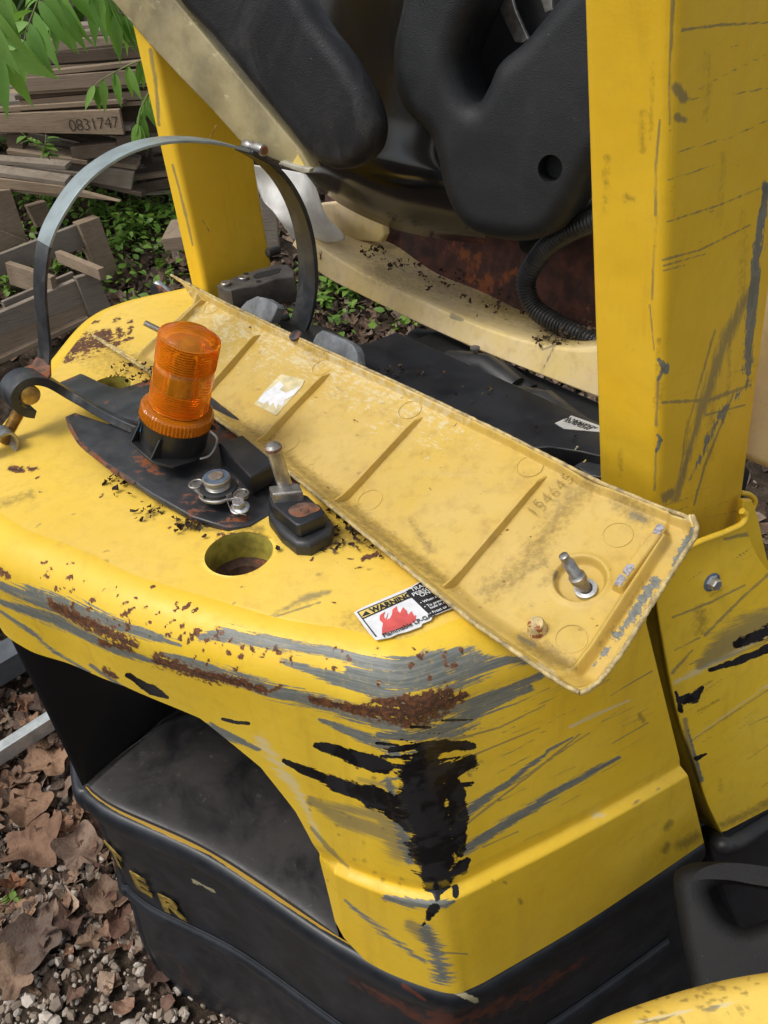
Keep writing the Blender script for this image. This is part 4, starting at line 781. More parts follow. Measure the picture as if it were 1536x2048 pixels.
box('clamp_lever', RP(-5, 968, HR+.03), A([.012, 0, 0]), A([0, .01, 0]), A([0, 0, .005]), M_BLK, fk)
# pillar mounting block, bolts, rubber pads
mb = slab('mounting_block', [(433, 569), (470, 553), (515, 538), (553, 528), (576, 529), (590, 541), (588, 552), (553, 556), (512, 571), (480, 575), (462, 580), (448, 578)], (Z(510, 555, 1.0), UP), .055, simple('dusty_casting', (.05, .045, .042), .6, var=.3, sc=40, rust=.25, dirt=(.12, .10, .08, .5)), fk, .004)
slab('slot_shade', [(505, 553), (512, 547), (550, 538), (562, 536), (558, 545), (545, 549), (512, 557)], (Z(510, 555, 1.0008), UP), .001, M_DARK, mb)  # flat black patch, the shade inside the slot painted on the casting
for x, y in ((452, 569), (487, 558)):
    q = Z(x, y, 1.0008); lathe('socket_bolt', q, UP, [(.010, 0), (.010, .004), (.009, .005), (.0048, .005), (.0045, .001), (0, .001)], M_STEEL, mb, 24)
for x, y in ((491, 547), (517, 562)): lathe('bolt_hole', Z(x, y, 1.0012), UP, [(.0055, 0), (.0045, .0002), (0, -.0004)], M_DARK, mb, 16)  # shallow dark discs, the shade of open holes put into their colour
slab('rubber_pad', [(478, 618), (492, 602), (513, 592), (530, 596), (551, 608), (554, 616), (542, 645), (500, 640)], (Z(520, 640, .965), nrm(-FW+UP*.5)), .02, M_PAD, fk, .003)
slab('rubber_pad', [(624, 684), (632, 668), (643, 660), (690, 680), (705, 690), (713, 706), (716, 735), (660, 715)], (Z(670, 722, .965), nrm(-FW+UP*.5)), .02, M_PAD, fk, .003)
for x, y in ((560, 640), (619, 668), (720, 700), (540, 505)): c = FP(x, y, .90); lathe('clamp_bolt', c, -FW, [(.009, -.02), (.009, .006), (.006, .008), (0, .008)], M_RUB, fk, 18)
slab('latch_plate', [(299, 573), (303, 568), (318, 573), (330, 584), (334, 612), (322, 616), (304, 600)], (FP(318, 590, .76), -FW), .006, M_PLT, fk, .001)
c = FP(320, 572, .78); tube('latch_bolt', [c-RT*.01, c+RT*.02+UP*-.008, c+RT*.055-UP*.02], .011, M_ZINC, fk, 18)
# locating pin
pa, pb = Z(574, 985, .995), None
ax_ = nrm(A([-.10, 0, 1.])); L_ = solve(lambda x: proj(pa+ax_*x)[1], 893, .02, .2); ex = solve(lambda x: proj(pa+A([x, 0, 1])/math.sqrt(1+x*x)*L_)[0], 546, -.5, .5); ax_ = nrm(A([ex, 0, 1.]))
box('pin_block', Z(573, 990, .999)+UP*.001, nrm(Z(600, 985, 1)-Z(550, 990, 1))*.019, nrm(Z(565, 975, 1)-Z(580, 1005, 1))*.010, UP*.009, M_STEEL, fk, .002)
lathe('locating_pin', pa, ax_, [(.0095, 0), (.0095, L_-.004), (.0105, L_-.003), (.0105, L_), (.007, L_+.004), (0, L_+.005)], M_STEEL, fk, 28)
lathe('pin_cap', pa+ax_*(L_-.0035), ax_, [(.0108, 0), (.0108, .0035), (.008, .0055), (.0079, .0056)], M_RUST, fk, 28)

# ---- warning decal on the deck
def dk(x, y, h=.0008): return Z(x, y, ZT+.0045+h)
dcl = thing('warning_decal', 'torn warning decal with red flames stuck on the yellow deck below the tray', 'sticker', tuple(dk(800, 1220)))
def dpoly(name, pts, mat, h): return slab(name, pts, (dk(800, 1220, h), UP), .0006, mat, dcl)
dpoly('backing', [(708, 1225), (724, 1215), (820, 1174), (845, 1160), (880, 1180), (925, 1200), (915, 1213), (890, 1222), (866, 1232), (862, 1240), (845, 1247), (842, 1253), (815, 1263), (795, 1268), (780, 1275), (764, 1278), (752, 1280), (740, 1268)], M_WHITE, 0)
dpoly('warning_band', [(716, 1223), (810, 1184), (818, 1194), (725, 1236)], M_LYEL, .0004)
dpoly('text_panel', [(811, 1183), (843, 1163), (870, 1175), (925, 1203), (912, 1212), (862, 1232), (845, 1216)], M_INK, .0004)
for q in ([(716, 1223), (810, 1184), (811, 1185.2), (717, 1224.2)], [(725, 1236), (818, 1194), (819, 1195.6), (726, 1237.6)], [(716, 1223), (726, 1237), (754, 1273), (751, 1273), (714, 1224)]): dpoly('border', q, M_INK, .0008)
dpoly('flame_symbol', [(764, 1269), (764, 1256), (766, 1246), (759, 1239), (760, 1230), (770, 1223), (767, 1232), (771, 1238), (776, 1225), (773, 1240), (780, 1236), (784, 1228), (785, 1219), (793, 1212), (795, 1221), (800, 1226), (806, 1214), (813, 1221), (816, 1230), (823, 1222), (828, 1232), (832, 1230), (831, 1241), (815, 1252), (790, 1259)], M_RED, .0008)
dpoly('triangle_symbol', [(724, 1233), (731, 1222), (741, 1227)], M_INK, .0009)
uu = nrm(dk(812, 1184)-dk(716, 1223)); vv = np.cross(UP, uu)
def dtext(s_, x, y, size, mat, bold=.0002): text('print', s_, dk(x, y, .0013), uu, vv, size, mat, dcl, 0, 1.0, bold)
dtext('WARNING', 744, 1225.5, .0108, M_INK, .0005)
dtext('Flammable LP-GAS', 768, 1275, .0085, M_INK)
for t_s, x, y, z_ in (('TRAINED', 824, 1183.5, .0085), ('PERSONNEL', 827, 1193, .0085), ('ONLY!', 842, 1194, .0085), ('• When checking', 842, 1208, .0056), ('• To prevent damage', 850, 1216, .0056), ('  hole in rim of', 857, 1220, .0056), ('• Frost or LPG on', 861, 1229, .0056)): dtext(t_s, x, y, z_, M_WHITE, .0001)

# ================================================================ loose tray-shaped cover lying upside down
p0 = Z(1100, 1340, .968); cn = nrm(A([.30, -.24, 1.])*A([1, 1, 1])); cn = nrm(A([-(-.3), -.24, 1.]))
cn = nrm(A([-.30, -.24, 1.])) 
CP = lambda x, y, h=0.0: PL(x, y, p0+cn*h, cn)
q4 = [CP(*c) for c in ((345, 548), (1385, 1025), (1160, 1380), (190, 672))]
cu_ = nrm((q4[1]-q4[0])+(q4[2]-q4[3])); cv_ = np.cross(cn, cu_); O = q4[3]
def L2(x, y, h=0.0): q = CP(x, y, h)-O; return A([q@cu_, q@cv_])
def W3(u, v, h): return O+cu_*u+cv_*v+cn*h
nearE = A([L2(*p) for p in [(186, 671), (300, 745), (450, 850), (560, 930), (750, 1085), (950, 1248), (1100, 1352), (1135, 1374), (1160, 1386)]])
farE = A([L2(*p) for p in [(338, 543), (450, 600), (620, 680), (820, 770), (1000, 855), (1200, 955), (1330, 1008), (1368, 1020), (1386, 1032)]])
leftE = A([L2(*p) for p in [(186, 671), (200, 678), (250, 708), (290, 672), (330, 637), (372, 600), (376, 582), (360, 560), (338, 543)]])
rightE = A([L2(*p) for p in [(1160, 1386), (1178, 1380), (1200, 1362), (1240, 1310), (1300, 1215), (1360, 1120), (1390, 1075), (1394, 1055), (1386, 1032)]])
print('tray', [float(np.linalg.norm(q4[i]-q4[(i+1) % 4])) for i in range(4)], [p[2] for p in q4])
nu, nv = 900, 260
a_ = np.linspace(0, 1, nu); b_ = np.linspace(0, 1, nv)
def rs(E, n, spread=1): return cat(E, n)
# transfinite patch between the four edges
Nn, Ff = rs(nearE, nu), rs(farE, nu)
def rp_(E, n): 
    t = np.concatenate([[0], np.cumsum(np.linalg.norm(np.diff(E, axis=0), axis=1))]); q = np.linspace(0, t[-1], n); return np.stack([np.interp(q, t, E[:, 0]), np.interp(q, t, E[:, 1])], -1)
Nn, Ff, Le, Ri = rp_(nearE, nu), rp_(farE, nu), rp_(leftE, nv), rp_(rightE, nv)
AA, BB = np.meshgrid(a_, b_); AA = AA[..., None]; BB = BB[..., None]
PP = (1-BB)*Nn[None]+BB*Ff[None]+(1-AA)*Le[:, None]+AA*Ri[:, None]-((1-AA)*(1-BB)*Nn[0]+AA*(1-BB)*Nn[-1]+(1-AA)*BB*Ff[0]+AA*BB*Ff[-1])
def dist(E, P):
    d = np.full(P.shape[:-1], 9.0)
    for i in range(len(E)-1):
        a, e = E[i], E[i+1]; ab = e-a; t = np.clip(((P-a)@ab)/(ab@ab), 0, 1); d = np.minimum(d, np.linalg.norm(P-a-t[..., None]*ab, axis=-1))
    return d
dN, dF, dR_, dL_ = dist(nearE, PP), dist(farE, PP), dist(rightE, PP), dist(leftE[2:7], PP)
DEP = .020
lipn = sst(dN, .004, .030)*.75+sst(dN, .002, .008)*.25; lipf = sst(dF, .003, .010); lipr = sst(dR_, .004, .009)
H = -DEP*np.minimum(np.minimum(lipn, .45+.55*lipf), 1)
H = H*lipr
# channel along right end: ridge between lip and pocket
ridge = np.exp(-((dR_-.034)/.004)**2)*.010*sst(np.minimum(dN, dF), .010, .03); H += ridge
H -= (sst(dR_, .009, .013)*(1-sst(dR_, .025, .030)))*.004
fold = dist(A([L2(1195, 950, -.02), L2(1120, 1010, -.02), L2(1030, 1100, -.02), L2(945, 1215, -.02)]), PP)
side = (PP-L2(1060, 1060, -.02))@nrm(L2(1150, 1130, -.02)-L2(1060, 1060, -.02))
H -= .006*np.exp(-(fold/.022)**2)*lipn; 
bc_ = L2(1160, 1158, -DEP); dB = np.linalg.norm(PP-bc_, axis=-1); H -= .010*(1-sst(dB, .024, .030)); H += .002*np.exp(-((dB-.031)/.004)**2)
H += .0006*np.sin(PP[..., 0]*55)*np.cos(PP[..., 1]*70)
# left end turned-up strip with raised ledge
H += .012*np.exp(-((dL_-.012)/.006)**2)*sst(dN, .01, .03)
GTR = O+cu_*PP[..., :1]+cv_*PP[..., 1:]+cn*H[..., None]
tr = thing('tray_cover', 'long pale yellow ribbed cover lying upside down diagonally across the forklift counterweight', 'cover', tuple(p0))
TS = [('dirt', [(560, 905), (640, 975), (760, 1070), (900, 1170)], [14, 16, 16, 14], .66), ('dirt', [(450, 830), (540, 880)], [14, 18], .7), ('dirt', [(1180, 960), (1120, 1030), (1050, 1130), (980, 1180)], [22, 20, 18, 20], .68), ('dirt', [(1240, 1000), (1290, 1035)], [18, 16], .8), ('scr', [(1265, 1030), (1290, 1040)], [8, 6], .85),  # strokes along the near flange and across the fold paint their shading
 ('grey', [(1385, 1060), (1365, 1105), (1350, 1130)], [9, 14, 10], .9), ('grey', [(1310, 1160), (1265, 1230), (1230, 1275)], [14, 15, 14], .9), ('grey', [(1215, 1300), (1185, 1335)], [8, 6], .62), ('pale', [(1290, 1200), (1296, 1195)], [3, 3], 1),
 ('dirt', [(1050, 1280), (1100, 1310), (1140, 1330)], [14, 16, 12], .95), ('scr', [(1040, 1275), (1070, 1290)], [6, 5], .8), ('dirt', [(1080, 1170), (1110, 1150)], [6, 8], .6), ('scr', [(1108, 1160), (1113, 1145)], [3, 4], .9), ('dirt', [(1020, 1170), (1060, 1140), (1090, 1120)], [6, 8, 8], .7),
 ('dirt', [(1200, 1290), (1300, 1150)], [5, 5], .4), ('pale', [(1330, 1010), (1380, 1035)], [9, 9], 1), ('pale', [(1080, 1330), (1110, 1355)], [6, 6], 1), ('pale', [(350, 575), (290, 650)], [8, 10], .7), ('pale', [(430, 640), (900, 820)], [60, 90], .5), ('dirt', [(280, 690), (400, 620)], [8, 8], .5), ('dirt', [(620, 700), (640, 720)], [16, 14], .5), ('dirt', [(820, 1040), (860, 1100)], [6, 10], .6)]
for _ in range(120):
    x, y = rng.uniform(300, 1330), rng.uniform(600, 1330); TS.append((random.choice(['dirt', 'dirt', 'scr', 'rust']), [(x, y), (x+rng.uniform(1, 6), y+rng.uniform(-3, 3))], rng.uniform(1, 2.6), rng.uniform(.5, .8)))
sh = grid('tray_shell', GTR, M_TRAY, tr, TS, PP.reshape(-1, 2)*1.0); so_ = sh.modifiers.new('solid', 'SOLIDIFY'); so_.thickness = .0035; so_.offset = 1 if False else -1
def edge(E, h, r, name): 
    q = rp_(E, 160); tube(name, A([W3(u, v, h) for u, v in q])+np.cumsum(rng.normal(size=(160, 3))*.00004, 0), r*.78*(1+.09*rng.normal(size=160)), M_EDGE, tr, 8)
edge(nearE, .0, .0034, 'chipped_rim'); edge(farE, -DEP*.42, .003, 'chipped_rim'); edge(rightE, .0, .0034, 'chipped_rim'); edge(leftE[:3], 0, .0032, 'chipped_rim')
# ribs
for (xa, ya), (xb, yb) in (((411, 601), (358, 655)), ((520, 668), (425, 778)), ((660, 745), (520, 893)), ((845, 832), (688, 1003)), ((1092, 950), (905, 1172))):
    pA, pB = L2(xa, ya, -DEP*.95), L2(xb, yb, -DEP*.95); d = pB-pA; n2 = A([-d[1], d[0]]); n2 /= np.linalg.norm(n2); V = []; st_ = [(0, 0), (.10, .009), (.2, .0105), (.9, .0115), (1.0, .014), (1.06, .017)]
    for t, h in st_:
        c = pA+d*t
        V += [W3(*(c-n2*.0028), -DEP-.002), W3(*(c-n2*.0014), -DEP+h*1.0), W3(*(c+n2*.0014), -DEP+h*1.0), W3(*(c+n2*.0028), -DEP-.002)]
    Fc = [(i*4+j, i*4+j+1, i*4+j+5, i*4+j+4) for i in range(len(st_)-1) for j in range(3)]+[(0, 1, 2, 3), (len(V)-4, len(V)-3, len(V)-2, len(V)-1)]
    o = mesh('rib', V, Fc, M_TRAY, tr, False); b = o.modifiers.new('b', 'BEVEL'); b.width = .0009; b.segments = 2
# moulded rings, bar, stud, bump
def ringo(x, y, rx, name='moulding_mark'):
    c = L2(x, y, -DEP); a = np.linspace(0, 2*PI, 50); P = A([W3(c[0]+rx*math.cos(t), c[1]+rx*math.sin(t), -DEP+.0006) for t in a]); tube(name, P, .0004, simple('mould_line', (.54, .385, .10), .6) if 'mould_line' not in bpy.data.materials else bpy.data.materials['mould_line'], tr, 6, False)
for x, y in ((1236, 1070), (1143, 1278), (1060, 933), (820, 820), (740, 1000), (578, 885), (645, 735), (425, 615)): ringo(x, y, .0165)
q = [(1318, 1040), (1334, 1048), (1240, 1180), (1222, 1172)]
bl = [L2(x, y, -DEP+.014) for x, y in ((1326, 1046), (1231, 1172))]; d = nrm(bl[1]-bl[0]); n2 = A([-d[1], d[0]])
Wb = [W3(*(bl[0]-n2*.008), -DEP), W3(*(bl[1]-n2*.008), -DEP), W3(*(bl[1]+n2*.008), -DEP), W3(*(bl[0]+n2*.008), -DEP)]; Tb = [W3(*(bl[0]-n2*.0055+d*.002), -DEP+.013), W3(*(bl[1]-n2*.0055-d*.002), -DEP+.013), W3(*(bl[1]+n2*.0055-d*.002), -DEP+.013), W3(*(bl[0]+n2*.0055+d*.002), -DEP+.013)]
o = mesh('raised_bar', Wb+Tb, [(4, 5, 6, 7), (0, 1, 5, 4), (1, 2, 6, 5), (2, 3, 7, 6), (3, 0, 4, 7)], M_TRAY, tr, False); b = o.modifiers.new('b', 'BEVEL'); b.width = .003; b.segments = 3
M_SCUFF = simple('scuffed_bare_metal', (.33, .31, .33), .5, .2, var=.4, sc=300, dirt=(.07, .07, .10, .8))
for t in (.10, .74, .90): c = bl[0]*(1-t)+bl[1]*t; slab('scuff_patch', [tuple(W3(*(c+d*a*.0075*rng.uniform(.7, 1.2)+n2*b*.0045), -DEP+.0134)) for a, b in ((-1, -1), (-.3, -1), (.5, -.9), (1, -.5), (.8, .4), (1, 1), (0, .8), (-.6, 1), (-1, .3))], (W3(*c, -DEP+.0134), cn), .0005, M_SCUFF, tr, 0, (), 2, False)
sc3 = W3(*L2(1172, 1180, -DEP-.008), -DEP-.009); lathe('washer', sc3, cn, [(.0125, 0), (.0125, .005), (.008, .0055), (.0075, .002)], M_ZINC, tr, 36)
tip = CP(1126, 1110, 0); bestp = None
sd_ = solve(lambda h: np.linalg.norm(PL(1126, 1110, W3(0, 0, h), cn)-sc3)+0, .062, -.03, .12); tipp = PL(1126, 1110, W3(0, 0, sd_), cn); ax2 = nrm(tipp-sc3); Ls = np.linalg.norm(tipp-sc3)
pf = [(.0075, 0), (.0075, .018), (.0095, .019), (.0095, .026), (.0068, .028)]+[(.0062+.0008*(i % 2), .029+i*.0011) for i in range(20)]+[(.0055, Ls-.010), (.0052, Ls-.001), (.003, Ls), (0, Ls)]
lathe('threaded_stud', sc3, ax2, pf, M_STEEL, tr, 24)
c = W3(*L2(1072, 1248, -DEP+.012), -DEP-.001); lathe('moulded_peg', c, cn, [(.012, 0), (.0098, .003), (.0095, .013), (.008, .0155), (0, .016)], simple('rust_chipped_peg', (.56, .42, .16), .6, var=.3, sc=160, rust=.62, dirt=(.2, .2, .22, .5)), tr, 28, 50)
p1 = CP(288, 645, .004); p2 = CP(318, 660, -.012); lathe('threaded_stud', p2, p1-p2, [(.0048+.0006*(i % 2), i*.0012) for i in range(int(np.linalg.norm(p1-p2)/.0012))]+[(0, np.linalg.norm(p1-p2))], M_STEEL, tr, 16)
c = W3(*L2(592, 672, -DEP*.4), -DEP*.4); lathe('bolt_boss', c, cn, [(.011, -.002), (.011, .003), (.008, .004), (0, .004)], M_PLT, tr, 24)
# torn sticker and cast part number
def cs(x, y, h=.001): return W3(*L2(x, y, -DEP+h), -DEP+h)
slab('torn_sticker', [tuple(cs(*p)) for p in [(562, 748), (610, 760), (602, 775), (552, 831), (508, 808), (530, 780)]], (cs(560, 790), cn), .0006, simple('sticker_residue', (.58, .50, .28), .5, var=.2, sc=50), tr, 0, (), 2, False)
slab('sticker_paper', [tuple(cs(*p)) for p in [(545, 775), (560, 762), (568, 772), (560, 780), (572, 786), (590, 778), (602, 772), (588, 790), (570, 800), (566, 812), (556, 808), (553, 820), (547, 806), (540, 814), (536, 802), (528, 808), (516, 802), (530, 785)]], (cs(560, 790, .0015), cn), .0006, M_WHITE, tr, 0, (), 2, False)
M_ENG = simple('moulded_number', (.33, .22, .05), .6)
tu = nrm(cs(1130, 962)-cs(1060, 1030)); text('cast_number', '1546455 -', cs(1066, 1032, .0034), tu, np.cross(cn, tu), .0215, M_ENG, tr, .0002, 1.15, -.0003)
# supports (black latch ledge that the cover lies on)
# ================================================================ beacon
BB_ = Z(345, 880, .996); tilt_ = solve(lambda x: proj(BB_+nrm(A([x, .0, 1.]))*.168)[0], 382, -.6, .9); bx = nrm(A([tilt_, -.02, 1.]))
Hb = solve(lambda x: proj(BB_+bx*x)[1], 662, .08, .30); tilt_ = solve(lambda x: proj(BB_+nrm(A([x, -.02, 1.]))*Hb)[0], 382, -.6, .9); bx = nrm(A([tilt_, -.02, 1.])); Hb = solve(lambda x: proj(BB_+bx*x)[1], 662, .08, .30); k = Hb/.175
print('beacon', Hb, tilt_)
bea = thing('amber_beacon', 'amber ribbed warning beacon on black base standing beside the yellow tray cover', 'beacon', tuple(BB_))
s = NT('amber_lens'); o = s.coord('Object'); s.out((1.0, .36, .018), .10, None, None, Transmission_Weight=.74, IOR=1.35); M_AMB = s.m
def amber_solid(): 
    s = NT('amber_core'); return s.out((.85, .20, .005), .3, None, None, Transmission_Weight=.35)
M_AMC = amber_solid()
pf = []; r0_, r1_ = .0425*k, .0415*k; h = .062*k
pf.append((.0370*k, .056*k))
for i in range(9): pf += [(.0375*k, h), (.0412*k, h+.0016*k), (.0375*k, h+.0032*k)]; h += .0037*k
for i in range(7): pf.append((.0400*k+.0008*math.sin(i/6*PI), h)); h += .0045*k
top_n = int((.170*k-h)/(.0037*k))
for i in range(top_n): pf += [(.0372*k, h), (.0410*k, h+.0016*k), (.0372*k, h+.0032*k)]; h += .0037*k
pf += [(.036*k, h+.001), (.030*k, h+.005), (.016*k, h+.008), (0, h+.009)]
lens = lathe('lens', BB_, bx, pf, M_AMB, bea, 64, 60)
inner = lathe('lens_liner', BB_, bx, [(.0375*k, .060*k), (.0380*k, .10*k), (.0375*k, .165*k), (.0355*k, h+.000), (.015*k, h+.005), (0, h+.006)], M_AMC, bea, 48, 60) if False else None
lathe('flash_tube', BB_, bx, [(.012*k, .06*k), (.012*k, .118*k), (.0085*k, .12*k), (.0085*k, .152*k), (0, .154*k)], simple('flash_tube_grey', (.30, .24, .15), .4, .3), bea, 20)
for sg in (-1, 1): box('tube_holder', BB_+bx*.11*k+A([sg*.017*k, -.01, 0]), A([.0015, 0, 0]), A([0, .006, 0]), bx*.040*k, simple('holder_orange', (.55, .18, .02), .4), bea, .0005)
lathe('reflector', BB_, bx, [(.039*k, .0605*k), (.035*k, .064*k), (.012*k, .068*k), (0, .068*k)], simple('reflector_orange', (.75, .28, .03), .3, .4), bea, 32)
ang = np.linspace(0, 2*PI, 120, endpoint=False)
u1 = nrm(np.cross(bx, A([0, 1, 0]))); u2 = np.cross(bx, u1); V = []
for r_, h_, wv_ in ((.0395*k, .060*k, 0), (.0470*k, .0575*k, 0), (.0490*k, .0545*k, .6), (.0495*k, .0400*k, 1), (.0480*k, .0375*k, .4), (.044*k, .037*k, 0)):
    for i, a in enumerate(ang): rr_ = r_+(.0016*k if i % 2 else 0)*wv_; V.append(BB_+bx*h_+(u1*math.cos(a)+u2*math.sin(a))*rr_)
mesh('lens_collar', V, [(i*120+j, i*120+(j+1) % 120, (i+1)*120+(j+1) % 120, (i+1)*120+j) for i in range(5) for j in range(120)], M_AMB, bea, False)
lathe('collar_core', BB_, bx, [(.0462*k, .038*k), (.0462*k, .053*k), (.040*k, .056*k), (0, .0562*k)], simple('collar_core_brown', (.28, .09, .01), .45), bea, 40)
M_BBL = simple('black_abs_plastic', (.014, .014, .015), .35, var=.15, bump_=.1)
bs = lathe('beacon_base', BB_, bx, [(.044*k, .0), (.0475*k, .002), (.0475*k, .037*k), (.044*k, .0385*k), (0, .0386*k)], M_BBL, bea, 64)
# rectangular foot with gussets, facing lower left
fdir = nrm(proj_dir := (Z(268, 905, .99)-Z(345, 893, .99))); fdir = nrm(fdir-bx*np.dot(fdir, bx)); fs = np.cross(bx, fdir)
cam_side = nrm(np.cross(bx, np.cross(CAM-BB_, bx))); fdir = nrm(cam_side*.75-_r*.75); fdir = nrm(fdir-bx*np.dot(fdir, bx)); fs = np.cross(bx, fdir)
slab('mounting_foot', [tuple(BB_+bx*.002+fdir*a+fs*b) for a, b in ((.058*k, -.022*k), (.058*k, .030*k), (.040*k, .052*k), (0, .054*k), (-.03*k, .03*k), (-.03*k, -.03*k), (0, -.050*k), (.036*k, -.046*k))], (BB_+bx*.002, bx), .004, M_BBL, bs, .001, (), 2, False)
for b in (-.020*k, .024*k):
    V = [BB_+bx*.002+fdir*.056*k+fs*b, BB_+bx*.030*k+fdir*.046*k+fs*b, BB_+bx*.030*k+fdir*.030*k+fs*b, BB_+bx*.002+fdir*.030*k+fs*b]; V = [v-fs*.0012 for v in V]+[v+fs*.0012 for v in V]
    mesh('gusset', V, [(0, 1, 2, 3), (7, 6, 5, 4)]+[(i, i+4, (i+1) % 4+4, (i+1) % 4) for i in range(4)], M_BBL, bs, False)
fl = nrm(-_r*.93+cam_side*.35); fl = nrm(fl-bx*np.dot(fl, bx)); tn = np.cross(bx, fl)
cen = BB_+bx*.022*k+fl*.0480*k
slab('base_label', [tuple(cen+tn*a*.010+bx*b*.009) for a, b in ((-1, -1), (1, -1), (1, 1), (-1, 1))], (cen, fl), .0006, M_INK, bs, 0, (), 2, False)
text('print', 'LED', cen+fl*.0006-tn*.008-bx*.0035, tn, bx, .010, M_CYAN, bs, 0, 1, .0003)
# wire from the beacon
e = cat([Z(420, 862, 1.02), Z(433, 875, 1.01), Z(430, 895, .99), Z(418, 912, .985), Z(400, 918, .985)], 40); tube('power_wire', e, .0016, simple('pale_wire', (.35, .34, .33), .5), bea, 8)
# ================================================================ radiator cap and bolt
RC = Z(438, 982, .978); cap = thing('radiator_cap', 'round metal radiator cap with two finger tabs lying upside down on the black plate', 'cap', tuple(RC))
w_ = nrm(Z(500, 990, .98)-Z(385, 965, .98)); v2 = np.cross(UP, w_)
a = np.linspace(0, 2*PI, 72, endpoint=False); out = []
for t in a:
    r_ = .0265+.0165*abs(math.cos(t))**7; out.append(tuple(RC+w_*r_*math.cos(t)*1.02+v2*.0285*math.sin(t)*(1 if abs(math.cos(t)) < .7 else .85)))
slab('wing_plate', out, (RC+UP*.003, UP), .005, M_STEEL, cap, .0018, (), 3, False)
for sg in (-1, 1):
    c = RC+w_*sg*.034+UP*.0035; P = [c+w_*.009*math.cos(t)+v2*.010*math.sin(t) for t in np.linspace(0, 2*PI, 28)]; tube('finger_tab', P, .0017, M_STEEL, cap, 8, False)
lathe('rubber_seal', RC+UP*.003, UP, [(.0245, 0), (.0245, .004), (.0205, .0055), (.0, .0056)], M_RUB, cap, 40)
lathe('spring_stack', RC+UP*.007, UP, [(.0155, 0), (.0165, .0015), (.0150, .003), (.0165, .0045), (.0150, .006), (.0165, .0075), (.015, .009), (0, .0091)], M_STEEL, cap, 40)
lathe('valve_disc', RC+UP*.015, UP, [(.0155, 0), (.0180, .001), (.0182, .0065), (.0172, .0078), (.0165, .008), (0, .0081)], simple('disc_rim', (.30, .27, .22), .5, .5), cap, 40)
lathe('valve_face', RC+UP*.0232, UP, [(.0168, 0), (.0165, .0006), (0, .0007)], M_BLUEP, cap, 40); lathe('valve_button', RC+UP*.0235, UP, [(.0098, 0), (.0095, .0018), (.0075, .0022), (0, .0019)], simple('tarnished_button', (.28, .24, .19), .5, .5, sc=120), cap, 32)
for t in (.3, 1.9, 3.9, 5.4): c = RC+A([math.cos(t), math.sin(t), 0])*.0265+UP*.006; box('crimp_tab', c, A([-math.sin(t), math.cos(t), 0])*.004, A([math.cos(t), math.sin(t), 0])*.001, UP*.003, M_STEEL, cap, .0005)
NB = Z(480, 1016, .9725); hb = thing('hex_bolt', 'zinc plated hex flange bolt lying head up in front of the radiator cap', 'bolt', tuple(NB)); bt = nrm(A([-.05, -.1, 1]))
lathe('flange', NB, bt, [(.0128, 0), (.0128, .0016), (.009, .0036), (0, .0037)], M_ZINC, hb, 36)
lathe('hex_head', NB+bt*.003, bt, [(.0088, 0), (.0088, .008), (.0075, .0095), (.0, .0095)], M_ZINC, hb, 6, 20)
text('print', 'N 8.8', NB+bt*.0128-_r*.006, _r, nrm(np.cross(bt, _r)), .0055, M_BLUEP, hb, 0)
e = cat([Z(455, 1003, .977), Z(462, 1018, .979), Z(480, 1028, .978), Z(492, 1030, .976)], 20); tag(tube('dry_twig', e, .0006, M_TWIG), 'thin dry pine needle lying by the hex bolt', 'twig')
e = cat([FP(1143, 917, .86), FP(1148, 905, .86), FP(1155, 893, .86)], 12); tag(tube('dry_twig', e, .0014, simple('pale_twig', (.40, .36, .26), .8)), 'pale dry twig poking up behind the tray cover near the right pillar', 'twig')
e = cat([FP(433, 250, .80), FP(424, 268, .80), FP(412, 289, .80)], 12); tag(tube('thin_wire', e, .0013, M_BRASS), 'thin copper wire hanging in front of the left yellow pillar', 'wire')
# ================================================================ paper sheet
G = []; px_ = [[(505, 330), (560, 338), (600, 345), (612, 350)], [(512, 365), (560, 372), (610, 372), (632, 378)], [(525, 400), (560, 412), (620, 410), (652, 432)], [(545, 420), (570, 445), (630, 460), (690, 476)], [(560, 440), (590, 480), (628, 494), (650, 488)]]
GPp = A([[FP(x, y, 1.06+.02*math.sin(i*1.3+j)) for j, (x, y) in enumerate(r)] for i, r in enumerate(px_)])
GPp = catk(np.arange(5), GPp.reshape(5, -1), np.linspace(0, 4, 40)).reshape(40, 4, 3).transpose(1, 0, 2); GPp = catk(np.arange(4), GPp.reshape(4, -1), np.linspace(0, 3, 30)).reshape(30, 40, 3)
o = grid('fabric_sheet', GPp, M_PAPER); tag(o, 'dirty white cloth sheet hanging below the seat beside the left pillar', 'sheet'); m = o.modifiers.new('s', 'SOLIDIFY'); m.thickness = .0012
# ================================================================ lower right: black loop and yellow panel
o = slab('loop_handle', [(1345, 1755), (1352, 1738), (1385, 1724), (1450, 1722), (1536, 1735), (1640, 1740), (1700, 1800), (1700, 2060), (1400, 2060), (1385, 1990), (1362, 1880), (1350, 1810)], (Z(1450, 1850, .42), -ray(1480, 1870)), .10, vinyl('dark_foam_grip', (.005, .005, .006), (.013, .013, .014), .6, .6, .12), None, .025, [[(1418, 1778), (1445, 1765), (1536, 1772), (1600, 1790), (1600, 1830), (1536, 1838), (1490, 1855), (1455, 1842), (1430, 1810)]], 5, n=120)
tag(o, 'black textured foam loop handle in the bottom right corner beside the black skirt', 'handle')
fcn = [(1120, 2080), (1200, 2038), (1300, 2000), (1400, 1970), (1480, 1952), (1560, 1940), (1750, 1920)]
F0 = cat([Z(x, y-30, .62) for x, y in fcn], 160); dr = nrm(A([.25, -.95, 0])); 
